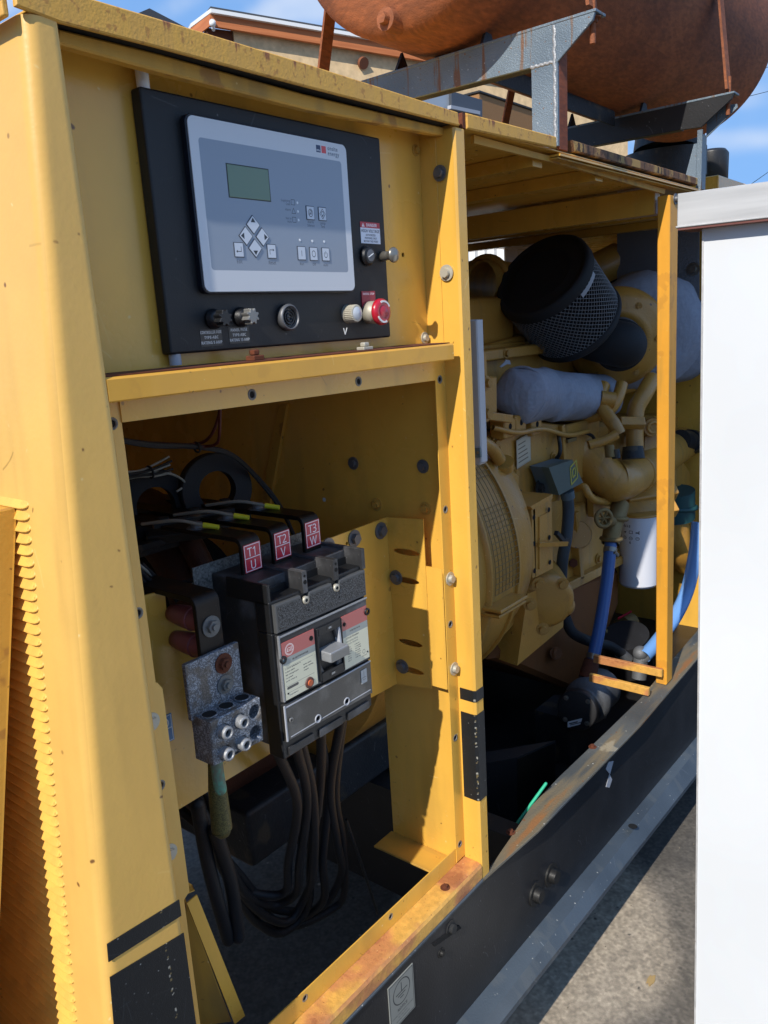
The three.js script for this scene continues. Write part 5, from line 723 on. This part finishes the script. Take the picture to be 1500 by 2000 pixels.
  part('sleeve', bump(lathe([[0.0, -0.03], [0.03, -0.027], [0.055, -0.016], [0.068, 0.002], [0.0715, 0.02], [0.071, 0.12], [0.066, 0.16], [0.0735, 0.172], [0.071, 0.3], [0.068, ml]], m0, md, 40), 0.009, 5), M.cloth, mw);
  part('seam', [torus(m0.map((v, i) => v + md[i] / ml * 0.015), md, 0.069, 0.004, 40, 8)], M.cloth, mw);
}
{
  const o = thing('oil_filter', 'white spin-on oil filter with black printed symbols hanging under the engine', 'oil filter', [2.536,0.705,-0.29]);
  const a = [2.565,0.831,-0.302], b = [2.51,0.579,-0.276], r = 0.0655, L = a[1] - b[1];
  const t = printTex(1024, 640, (g, w, h) => { g.fillStyle = '#d3d5dc'; g.fillRect(0, 0, w, h); g.fillStyle = g.strokeStyle = '#22242c'; g.lineWidth = 4; g.save(); g.translate(700, 70); g.rotate(Math.PI); g.font = 'bold 30px sans-serif'; g.fillText('E1792', 0, 0); g.restore(); for (let i = 0; i < 6; i++) { const x = 480 + i * 56; g.beginPath(); if (i % 3 === 0) { g.moveTo(x - 16, 140); g.lineTo(x + 16, 128); g.lineTo(x + 6, 148); g.fill(); } else if (i % 3 === 1) g.strokeRect(x - 14, 122, 28, 24); else { g.rect(x - 16, 130, 30, 12); g.fill(); g.fillRect(x + 8, 118, 6, 34); } g.beginPath(); g.arc(x, 190, 14, 0, 7); g.stroke(); g.fillRect(x - 6, 186, 14, 5); } g.font = 'bold 30px sans-serif'; g.fillText('6', 690, 240); });
  { const g = new THREE.CylinderGeometry(r, r, L - 0.012, 56, 1, true).rotateY(0.35).translate(a[0], (a[1] + b[1]) / 2 + 0.006, a[2]); part('can', g, phy({ map: t, roughness: 0.3, clearcoat: 0.5, clearcoatRoughness: 0.15 }), o, null, true); }
  part('dome', lathe([[0, 0], [r * 0.7, 0], [r * 0.92, 0.004], [r, 0.0125]], [a[0], b[1], a[2]], [0, 1, 0], 56), M.filterWhite, o);
  part('mounting_ring', lathe([[r, -0.002], [r + 0.003, 0], [r + 0.003, 0.008], [0, 0.008]], [a[0], a[1], a[2]], [0, 1, 0], 56), M.engine, o);
  const j = thing('junction_box', 'grey square junction box with a small yellow square emblem on its lid', 'junction box', [1.967,1.062,-0.29]);
  const lid = [[1.938,1.023,-0.28], [2.087,1.03,-0.28], [2.019,1.107,-0.28], [1.881,1.109,-0.28]], mid = lid.reduce((s, p) => s.map((v, i) => v + p[i] / 4), [0, 0, 0]);
  part('lid', hex8(lid, [0, 0, -0.022]), std({ color: '#56645e', roughness: 0.5 }), j); part('box', hex8(lid.map((p) => p.map((v, i) => mid[i] + (v - mid[i]) * 0.96 - (i === 2 ? 0.0222 : 0))), [-0.002, 0.002, -0.036]), M.greyBox, j);
  part('emblem', [0.021, 0.009].map((s, i) => { const c = [2.026,1.07,-0.279], k = i ? 0.0012 : 0; return [[-s, -s * 1.25], [s, -s * 1.25], [s, s * 1.25], [-s, s * 1.25]].map(([x, y]) => [c[0] + x * 0.9 - y * 0.12, c[1] + y * 0.95 + x * 0.32, c[2]]); }).flatMap((f) => [0, 1, 2, 3].map((k) => bar3(f[k], f[(k + 1) % 4], 0.005, 0.001))), std({ color: '#b9b04a', roughness: 0.5 }), j);
  part('conduit', tube([[2.027,1.005,-0.3], [2.033,0.953,-0.3], [2.019,0.882,-0.3], [2.015,0.82,-0.31], [2.044,0.747,-0.33]], 0.0165, 40, 14), std({ color: '#39434a', roughness: 0.6 }), j);
  part('conduit_gland', cyl([2.024,1.017,-0.3], [2.03,0.995,-0.3], 0.02, 0.02, 18), M.greyBox, j);
  part('cable_clip', [bar3([1.878,0.935,-0.26], [1.919,0.902,-0.26], 0.012, 0.012), bar3([1.919,0.902,-0.26], [1.95,0.889,-0.26], 0.02, 0.012)], M.darkSteel, j);
  const v = thing('gate_valve', 'brass gate valve with spoked hand wheel above the short blue hose', 'valve', [2.241,0.896,-0.26]);
  part('body', [tube([[2.329,0.916,-0.27], [2.295,0.891,-0.265], [2.249,0.862,-0.26], [2.219,0.819,-0.255]], 0.027, 30, 16), cyl([2.249,0.878,-0.262], [2.147,0.913,-0.24], 0.017, 0.014, 14), torus([2.228,0.832,-0.256], [0.1, 1, 0], 0.029, 0.006), torus([2.276,0.884,-0.262], [0.2, 1, 0], 0.031, 0.008)], M.brass, v);
  const hw = [2.125,0.921,-0.235]; part('hand_wheel', [torus(hw, [-0.6, 0.15, 0.8], 0.024, 0.0065, 28, 8), ...[0, 1, 2].map((i) => { const a2 = i * 1.047, u = [0.8 * Math.cos(a2), Math.sin(a2), 0.6 * Math.cos(a2)]; return bar3(hw.map((q, k) => q - u[k] * 0.024), hw.map((q, k) => q + u[k] * 0.024), 0.007, 0.006); })], M.brass, v);
  const h1 = thing('coolant_hose', 'short straight blue coolant hose from the gate valve down to the pump', 'blue hose', [2.053,0.507,-0.24]);
  const hp = [[2.222,0.824,-0.255], [2.2,0.779,-0.25], [2.164,0.694,-0.245], [2.113,0.598,-0.24], [2.06,0.501,-0.24]];
  part('hose', tube(hp, 0.0185, 50, 22), M.hoseBlue, h1);
  part('hose_clamp', [cyl([2.214,0.806,-0.253], [2.206,0.794,-0.251], 0.0205, 0.0205, 24), cyl([2.199,0.801,-0.235], [2.225,0.784,-0.235], 0.006, 0.006, 8)], M.chrome, h1); part('hose_clamp', [cyl([2.07,0.523,-0.24], [2.063,0.509,-0.24], 0.0205, 0.0205, 24)], M.chrome, h1);
  solo('coolant_hose', [tube([[2.638,0.802,-0.13], [2.616,0.702,-0.13], [2.58,0.586,-0.14], [2.492,0.514,-0.15], [2.376,0.457,-0.17], [2.321,0.432,-0.185]], 0.022, 60, 20)], M.hosePale, 'long curved blue coolant hose sweeping behind the far post', 'blue hose');
}
// coolant heater pump, its fittings and bars
{
  const p = thing('heater_pump', 'grey and black coolant heater pump with bolted end plate on the skid floor', 'pump', [1.958,0.39,-0.22]);
  const c0 = [1.87,0.437,-0.2], ax = V([2.425,0.324,-0.3]).sub(V(c0)).normalize().toArray();
  const at = (k) => c0.map((v, i) => v + ax[i] * k);
  part('end_plate', lathe([[0, 0], [0.052, 0], [0.056, 0.006], [0.056, 0.03], [0.05, 0.034]], c0, ax, 40), M.blackPaint, p);
  const u = new THREE.Vector3().crossVectors(V(ax), up).normalize(), w = new THREE.Vector3().crossVectors(u, V(ax));
  for (let i = 0; i < 4; i++) { const a = 0.785 + i * 1.571, q = c0.map((v, k) => v + 0.043 * (Math.cos(a) * u.getComponent(k) + Math.sin(a) * w.getComponent(k))); bolt(q, ax.map((v) => -v), 0.0045, M.chrome, p); }
  plate('maker_plate', [1.855,0.408,-0.196], 0.045, 0.017, 0.001, printTex(128, 48, (g) => { g.fillStyle = '#c9cbcd'; g.fillRect(0, 0, 128, 48); g.fillStyle = '#222'; g.fillRect(12, 14, 70, 10); g.fillRect(20, 28, 90, 7); }), p, { rotY: -0.75, shear: 0.12 });
  part('body', lathe([[0.045, 0.03], [0.046, 0.08], [0.056, 0.085], [0.066, 0.11], [0.066, 0.13], [0.06, 0.14], [0.055, 0.2], [0.06, 0.23], [0.062, 0.27], [0.05, 0.3], [0, 0.3]], c0, ax, 40), M.pumpGrey, p);
  part('inlet', cyl([2.014,0.425,-0.24], [2.025,0.466,-0.24], 0.026, 0.024, 20), M.pumpGrey, p);
  part('flange', [bar3([1.888,0.467,-0.23], [1.992,0.42,-0.22], 0.014, 0.02), bar3([1.988,0.418,-0.215], [1.975,0.38,-0.2], 0.014, 0.02), bar3([1.948,0.38,-0.2], [2.06,0.342,-0.2], 0.02, 0.012)], M.pumpGrey, p);
  part('foot', [box(c0[0] + 0.02, c0[0] + 0.14, 0.25, c0[1] - 0.045, c0[2] - 0.14, c0[2] - 0.03)], M.darkSteel, p);
  part('rust_fitting', [cyl([2.025,0.461,-0.24], [2.056,0.506,-0.24], 0.026, 0.022, 20)], M.boltRust, p);
  part('pipe_elbow', [tube([[2.395,0.442,-0.36], [2.477,0.43,-0.35], [2.596,0.424,-0.34]], 0.022, 20, 14), cyl([2.531,0.432,-0.345], [2.596,0.426,-0.34], 0.032, 0.032, 18)], M.brass, p);
  part('lever', bar3([2.459,0.485,-0.33], [2.55,0.483,-0.32], 0.007, 0.004), M.redButton, p);
  part('outlet', [cyl([2.334,0.423,-0.2], [2.319,0.353,-0.2], 0.023, 0.023, 18), new THREE.SphereGeometry(0.024, 18, 12).translate(...[2.329,0.436,-0.2]), cyl([2.326,0.412,-0.2], [2.346,0.429,-0.185], 0.021, 0.021, 16)], M.pumpGrey, p);
  part('heater_tank', [cyl([2.404,0.455,-0.28], [2.451,0.328,-0.28], 0.075, 0.075, 28)], M.blackPaint, p);
  part('rubber_hose', tube([[2.048,0.629,-0.32], [2.054,0.582,-0.3], [2.144,0.525,-0.29], [2.25,0.474,-0.27], [2.332,0.413,-0.25]], 0.016, 50, 14), M.rubber, p); part('hose_end', cyl([2.306,0.432,-0.26], [2.337,0.401,-0.245], 0.019, 0.019, 16), M.pumpGrey, p);
  const rb = (lbl, a, b) => solo('flat_bar', bar3(a, b, 0.012, 0.022), M.sill, lbl, 'steel bar', 'flat bars beside the pump');
  rb('rusty orange flat bar at the far post foot, the upper of two', [1.985,0.55,-0.006], [1.985,0.548,-0.201]); rb('rusty orange flat bar by the pump, the lower of two', [1.91,0.525,-0.013], [1.91,0.526,-0.179]);
  const bt = thing('battery_box', 'black battery box with a dull brown face inside the skid', 'battery box', [1.546,0.344,-0.19]);
  part('box', hex8([[1.536,0.275,-0.2], [1.664,0.313,-0.16], [1.667,0.455,-0.16], [1.544,0.454,-0.2]], [-0.16, 0, -0.13]), M.blackPaint, bt); part('face', hex8([[1.537,0.277,-0.199], [1.659,0.316,-0.159], [1.662,0.451,-0.159], [1.544,0.45,-0.199]], [0, 0, -0.002]), std({ color: '#5a4c38', roughness: 0.5, map: tile(tDusty, 0.3) }), bt);
  solo('green_tube', capTube([[1.261,0.446,-0.07], [1.293,0.475,-0.055], [1.339,0.51,-0.04], [1.369,0.533,-0.03]], 0.0035, 20, 8), M.green, 'thin bright green plastic tube sticking up past the rusty flange', 'tube');
  const gc = thing('narrow_cabinet', 'narrow pale grey cabinet edge with a latch behind the middle post', 'cabinet', [1.13, 1.26, -0.03]);
  part('door', polyZY([[-0.03,1.5], [-0.014,1.499], [-0.013,1.266], [-0.018,1.261], [-0.035,1.259]], 1.13, 1.15, null, 0.002), M.greyLight, gc);
  part('latch', [polyZY([[-0.025,1.29], [-0.014,1.291], [-0.013,1.275], [-0.024,1.274]], 1.127, 1.131)], M.greyBox, gc); part('latch_pin', cyl([1.126, ...[1.127,1.283,-0.018].slice(1)], [1.128, ...[1.127,1.283,-0.018].slice(1)], 0.0025, undefined, 14), M.chrome, gc);
}
// radiator seen past the far post
{
  const r = thing('radiator', 'dark radiator core and grey cover sheet at the far end of the engine bay', 'radiator', [3.1, 0.5, -0.5]);
  part('core', box(3.1, 3.2, 0.5, 1.72, -1.05, 0.0, 0.004), M.gap, r); const w = [];
  for (let i = 0; i < 26; i++) w.push(box(3.094, 3.0985, 0.52, 1.35, -0.5 + i * 0.02, -0.497 + i * 0.02, 0.0005)); for (let i = 0; i < 34; i++) w.push(box(3.092, 3.094, 0.54 + i * 0.024, 0.544 + i * 0.024, -0.5, 0.0, 0.0005));
  part('guard_mesh', w, std({ color: '#3a3630', roughness: 0.6 }), r).userData.kind = 'stuff';
  part('cover_sheet', [polyZY([[-0.508,1.886], [-0.227,1.863], [-0.215,1.427], [-0.505,1.44]], 2.85, 2.855)], std({ color: '#77797d', roughness: 0.5, bumpMap: tile(grainBump, 0.3), bumpScale: 0.002 }), r);
  part('side_frame', box(3.05, 3.1, 0.5, 1.75, -0.06, -0.02, 0.003), M.darkSteel, r);
  fastener('bolt', boltGeo, [2.85,1.602,-0.478], [-1, 0, 0], 0.014, M.chrome, r); fastener('bolt', boltGeo, [2.85,1.62,-0.239], [-1, 0, 0], 0.014, M.chrome, r);
}

// ---------------------------------------------------------------- exhaust silencer on its stand above the roof
{
  const s = thing('exhaust_silencer', 'large rusty brown exhaust silencer drum lying across steel cradles above the roof', 'silencer', [2.0, 2.0, -0.26]);
  const R = 0.26, c = [0, 2.262, -0.24], prof = [];
  for (let k = 0; k <= 16; k++) { const a = k / 16 * Math.PI / 2; prof.push([R * Math.pow(Math.sin(a), 0.6), 1.3 - 0.055 * Math.cos(a)]); }
  for (let k = 0; k <= 12; k++) { const a = k / 12 * Math.PI / 2; prof.push([R * Math.cos(a), 2.7 + 0.15 * Math.sin(a)]); }
  part('drum', lathe(prof, c, [1, 0, 0], 96), M.rust, s);
  const pp = [1.268,2.025,-0.259]; part('drain_boss', [cyl([1.285, pp[1], pp[2]], [1.25, pp[1], pp[2]], 0.02, 0.019, 24), cyl([1.25, pp[1], pp[2]], [1.238, pp[1], pp[2]], 0.011, 0.01, 6)], M.rust, s);
  part('longitudinal_rail', [box(1.43, 2.15, 2.0, 2.004, -0.28, -0.22), box(1.43, 2.15, 1.965, 2.0, -0.222, -0.218)], M.darkSteel, s);
  part('outlet_collar', [cyl([2.882,1.921,-0.35], [2.877,2.011,-0.35], 0.13, 0.13, 40), cyl([2.901,2.007,-0.35], [2.92,2.098,-0.35], 0.115, 0.11, 36)], M.darkSteel, s);
  const st = thing('silencer_stand', 'blue grey steel cradle frame with two cross beams carrying the rusty silencer', 'steel frame', [1.4, 1.8, -0.05]);
  const beam = (x, tip, back, w, mat) => {
    part('cross_beam', polyZY([[tip, 1.987], [tip - 0.004, 1.975], [-0.004, 1.925], [-0.055, 1.928], [back, 1.938], [back, 1.992]], x, x + w, null, 0.001), mat, st);
    part('beam_web', polyZY([[-0.06, 1.932], [back, 1.94], [back, 1.986], [-0.06, 1.984]], x + w + 0.001, x + w + 0.036, null, 0.001), M.darkSteel, st);
    part('beam_top', box(x - 0.001, x + 0.04, 1.9865, 1.9915, back, tip + 0.002), M.blueSteel, st);
  };
  beam(1.4, 0.066, -0.75, 0.006, M.blueSteel); beam(2.165, 0.07, -0.75, 0.006, M.blackPaint);  // farther beam coloured black to hold the shade under the drum
  part('upright', [box(1.4, 1.406, 1.79, 1.9268, -0.054, -0.003, 0.0008)], M.blueSteel, st);
  part('upright', [box(1.4065, 1.438, 1.786, 1.955, -0.009, -0.003, 0.0008)], std({ map: tile(tRust, 0.5), color: '#ffe6cc', roughness: 0.75 }), st);
  part('weld_bead', Array.from({ length: 86 }, (_, i) => new THREE.SphereGeometry(0.0036, 7, 5).scale(0.6, 1, 1).translate(1.4, 1.795 + i * 0.0022, -0.0085 + 0.0008 * Math.sin(i * 7))), M.greyAlu, st);
  part('weld_bead', Array.from({ length: 24 }, (_, i) => new THREE.SphereGeometry(0.003, 6, 5).scale(0.6, 1, 1).translate(1.4, 1.928 + 0.0007 * Math.sin(i * 5), -0.01 - i * 0.0019)), M.greyAlu, st);
  part('upright', [polyZY([[-0.012, 1.78], [0.0, 1.78], [0.0, 1.92], [-0.012, 1.92]], 2.165, 2.17), box(2.1705, 2.2, 1.782, 1.91, -0.006, 0.0)], M.blueSteel, st); part('gusset', polyZY([[-0.045, 1.795], [-0.0125, 1.795], [-0.0125, 1.89], [-0.02, 1.89]], 2.165, 2.169), M.blueSteel, st);
  part('tip_plate', [polyZY([[0.0, 1.975], [0.07, 1.968], [0.072, 1.96], [0.0, 1.905]], 2.195, 2.199)], M.blueSteel, st);
  for (const z of [-0.16, -0.36]) for (const x of [1.405, 2.17]) part('saddle', polyXY([[x, 1.99], [x + 0.05, 1.99], [x + 0.025, 2.03]], z - 0.003, z + 0.003).rotateY(0), M.darkSteel, st);
  part('rear_rail', [box(1.3, 2.9, 1.86, 1.91, -0.72, -0.66, 0.003)], M.darkSteel, st); part('rear_leg', box(1.4, 1.44, 1.78, 1.94, -0.75, -0.71, 0.002), M.darkSteel, st); part('rear_leg', box(2.17, 2.21, 1.78, 1.94, -0.75, -0.71, 0.002), M.darkSteel, st);
  for (const [x, lbl] of [[1.42, 'rusty flat strap over the drum at the nearer cradle'], [2.185, 'rusty flat strap over the drum bolted at the farther cradle']]) {
    const k = thing('hold_down_strap', lbl, 'strap', [x, 2.0, 0.03], 'silencer straps'), ps = [], q = [];
    for (let i = 0; i <= 20; i++) { const a = -0.1 + (Math.PI + 0.2) * i / 20; ps.push([c[2] + (R + 0.003) * Math.cos(a), c[1] + (R + 0.003) * Math.sin(a)]); q.unshift([c[2] + (R + 0.008) * Math.cos(a), c[1] + (R + 0.008) * Math.sin(a)]); }
    part('strap', polyZY([[0.05, 2.0], ...ps, [-0.57, 2.0], [-0.576, 2.0], ...q, [0.056, 2.0]], x - 0.02, x + 0.012), M.rust, k);
    part('stud', cyl([x, 1.945, 0.053], [x, 2.03, 0.053], 0.005, 0.005, 12), M.rust, k); fastener('nut', nutGeo, [x, 1.985, 0.053], [0, -1, 0], 0.009, M.rust, k);
  }
}

// ---------------------------------------------------------------- white panel in front on the right
{
  const w = thing('white_panel', 'tall white panel with a bare aluminium top channel standing by the skid', 'panel', [1.4, 0, 0.6]);
  part('sheet', polyZY([[0.283, 0.0], [0.251, 1.63], [1.3, 1.618], [1.3, 0.0]], 1.4, 1.428, null, 0.001), M.white, w);
  part('edge_trim', polyZY([[0.2835, 0.0], [0.2515, 1.63], [0.2545, 1.63], [0.2865, 0.0]], 1.3985, 1.43), M.bareAlu, w);
  part('top_channel', [polyZY([[0.217, 1.6245], [0.217, 1.678], [1.3, 1.667], [1.3, 1.6135]], 1.38, 1.383, null, 0.0012), polyZY([[0.217, 1.675], [0.217, 1.678], [1.3, 1.667], [1.3, 1.664]], 1.383, 1.445, null, 0.001), polyZY([[0.217, 1.6245], [0.217, 1.6275], [1.3, 1.6165], [1.3, 1.6135]], 1.374, 1.445, null, 0.001), polyZY([[0.217, 1.6245], [0.217, 1.678], [0.219, 1.678], [0.219, 1.6245]], 1.383, 1.445)], M.bareAlu, w);
  part('gasket', polyZY([[0.22, 1.621], [0.22, 1.6243], [1.3, 1.6133], [1.3, 1.61]], 1.376, 1.44), std({ color: '#6d4038', roughness: 0.7 }), w);
}

// ---------------------------------------------------------------- house and things beyond the yard
{
  const Z = -7, h = thing('stucco_house', 'beige stucco house with brown wood fascia and white drip edge behind the generator', 'house', [11, 0, -8.5]);
  const B = [6.789,5.04,-7], b1 = [6.772,4.916,-7], C = [9.216,4.949,-6], c1 = [9.204,4.816,-6], A = [6.982,5.08,-7.6], a1 = [6.963,4.943,-7.6];
  const ext = (p, q, k) => q.map((v, i) => v + (v - p[i]) * k), E = ext(B, C, 1.5), e1 = ext(b1, c1, 1.5), back = [0.12, 0, -0.26], liftY = (p, d) => [p[0], p[1] + d, p[2]];
  part('fascia', hex8([b1, e1, E, B], [0.02, 0, -0.045]), M.wood, h); part('fascia', hex8([a1, b1, B, A], [0.03, 0, -0.04]), M.wood, h);
  const fwd = (p) => [p[0] - 0.02, p[1], p[2] + 0.045];
  part('drip_edge', hex8([fwd(B), fwd(E), fwd(liftY(E, 0.04)), fwd(liftY(B, 0.04))], [0.1, 0, -0.2]), M.whiteTrim, h); part('drip_edge', hex8([fwd(A), fwd(B), fwd(liftY(B, 0.04)), fwd(liftY(A, 0.04))], [0.1, 0, -0.2]), M.whiteTrim, h);
  part('roof', hex8([fwd(liftY(B, 0.042)), fwd(liftY(E, 0.042)), fwd(liftY(E, 0.06)), fwd(liftY(B, 0.06))], [0.3, 0.05, -0.6]), M.roofing, h);
  const w0 = [7.044,4.836,-6.87], gy = (p) => [p[0], 0, p[2]], m = (p) => [p[0] + 0.05, p[1] - 0.02, p[2] - 0.1];
  part('wall', hex8([gy(m(w0)), gy(m(e1)), m(liftY(e1, 0.1)), m(liftY(w0, 0.16))], [3, 0, -5]), M.stucco, h);
  part('corner_board', hex8([gy(m(b1)), gy(m(w0)), m(liftY(w0, 0.12)), m(liftY(b1, 0.05))].map((p) => [p[0] + 0.02, p[1], p[2] - 0.04]), [0.3, 0, -0.6]), std({ color: '#6a3f2a', roughness: 0.8 }), h);
  part('vent', cyl(m([8.576,4.751,-6.22]), m(m([8.576,4.751,-6.22])).map((v, i) => v + [-0.06, 0, 0.14][i]), 0.07, 0.07, 18), std({ color: '#7d4a2f', roughness: 0.8 }), h);
  solo('security_camera', [cyl([6.797,4.948,-6.98], [6.69,4.894,-6.86], 0.032, 0.036, 18), new THREE.SphereGeometry(0.036, 16, 12).translate(...[6.689,4.883,-6.86]), cyl([6.84,4.967,-7.02], [6.775,4.862,-6.95], 0.02, 0.02, 10)], M.whiteTrim, 'small white dome camera under the gable of the stucco house', 'camera');
  const n = thing('grey_roofed_house', 'house with grey pitched roof just showing over the yellow roof edge', 'house', [6.6, 0, -10]);
  const P = [7.417,5.731,-9], Q = [7.506,5.788,-9], T = [8.167,5.672,-9];
  part('roof', polyXY([[P[0] - 0.3, P[1] - 0.15], [Q[0], Q[1]], [T[0], T[1]], [T[0], T[1] - 0.1], [Q[0], Q[1] - 0.12], [P[0] - 0.25, P[1] - 0.25]], -12, -9), M.roofing, n); part('wall', polyXY([[P[0] - 0.2, 0], [T[0] - 0.1, 0], [T[0] - 0.1, T[1] - 0.12], [Q[0], Q[1] - 0.14], [P[0] - 0.2, P[1] - 0.22]], -11.9, -9.1), M.stucco, n);
  const g = thing('brown_building', 'plain brown building seen in the gap under the silencer', 'building', [12.5, 0, -6]);
  { const a = [9.57,4.251,-5.2], b = [12.082,3.868,-5.2]; part('wall', box(a[0], b[0] + 2, 0, a[1] + 0.05, -8, -5.2, 0.01), M.brownWall, g); part('roof_edge', box(a[0] - 0.02, b[0] + 2.02, a[1] + 0.05, a[1] + 0.08, -8.02, -5.18, 0.01), M.darkSteel, g); }
  const k = thing('grey_canopy', 'dark grey boxy canopy with pale trim in the gap under the silencer', 'canopy', [10, 0, -5]);
  part('canopy', hex8([[8.457,3.693,-4.9], [9.129,3.703,-4.9], [9.153,4.093,-4.9], [8.484,4.08,-4.9]], [0.3, 0, -0.8]), std({ color: '#4b4f56', roughness: 0.5 }), k); part('trim', hex8([[8.4,3.874,-4.86], [9.03,3.901,-4.86], [9.033,3.941,-4.86], [8.403,3.912,-4.86]], [0, 0, -0.05]), M.greyLight, k); part('side_panel', hex8([[7.946,3.675,-4.95], [8.499,3.697,-4.95], [8.527,4.086,-4.95], [7.968,3.942,-4.95]], [0.1, 0, -0.6]), std({ color: '#b4bcc2', roughness: 0.6 }), k); part('leg', box(9.136, 9.312, 0, 3.856, -5.3, -5.1), M.darkSteel, k);
  const y = thing('yellow_tank', 'dark and yellow upright tank beyond the far stand post', 'tank', [3.75, 1.78, -0.3]);
  { const a = [3.387,1.944,-0.358], b = [3.416,2.075,-0.371]; part('shell', lathe([[0.0, 0], [0.06, 0], [0.06, b[1] - a[1] - 0.012], [0.05, b[1] - a[1]], [0, b[1] - a[1] + 0.003]], a, [0, 1, 0], 36), M.blackPaint, y); part('yellow_band', new THREE.LatheGeometry([[0.0602, 0.0], [0.0615, 0.0], [0.0615, b[1] - a[1] - 0.014], [0.0602, b[1] - a[1] - 0.014]].map((p) => new THREE.Vector2(p[0], p[1])), 16, 0.25, 0.95).translate(...a), M.yellowDirty, y); part('base', box(a[0] - 0.3, a[0] + 0.2, 0, a[1] - 0.003, a[2] - 0.25, a[2] + 0.12, 0.004), M.yellow, y); }
  [[[30.289,8.714,-9], [38.555,10.888,-9], 'upper sagging power line crossing the sky at the right'], [[31,8.217,-9], [38.73,9.994,-9], 'lower sagging power line crossing the sky at the right'], [[35.265,5.874,-9], [39.475,7.056,-9], 'slanting guy wire above the white panel']].forEach(([a, b, l]) => { const d = b.map((v, i) => v - a[i]), p0 = a.map((v, i) => v - d[i] * 0.8), p1 = b.map((v, i) => v + d[i] * 2); solo('power_line', tube([p0, a, b, p1], 0.012, 20, 6), M.rubber, l, 'wire'); });
  const f = thing('yard_posts', 'row of white posts seen through the gap under the far roof edge', 'posts', [3.4, 0, -1.9]);
  { const a = [3.744,1.836,-1.661]; const b2 = [3.838,1.827,-1.544]; for (let i = 0; i < 4; i++) { const t = i / 3, x = a[0] + (b2[0] - a[0]) * t, z = a[2] + (b2[2] - a[2]) * t; part('post', box(x - 0.035, x + 0.035, 0, a[1] + 0.06, z - 0.02, z + 0.02), M.whiteTrim, f); } }
  solo('dry_leaf', (() => { const c = [1.534,0.006,0.143], pts = []; for (let i = 0; i < 14; i++) { const a = i / 14 * 6.28; pts.push([c[0] + 0.02 * Math.cos(a) * (0.8 + 0.3 * Math.sin(a * 5)), c[2] + 0.008 * Math.sin(a)]); } return polyXZ(pts, 0.001, 0.004); })(), std({ color: '#a98d5c', roughness: 0.8 }), 'dry tan leaf lying on the lit asphalt beside the skid', 'leaf');
}

renderer.render(scene, camera);
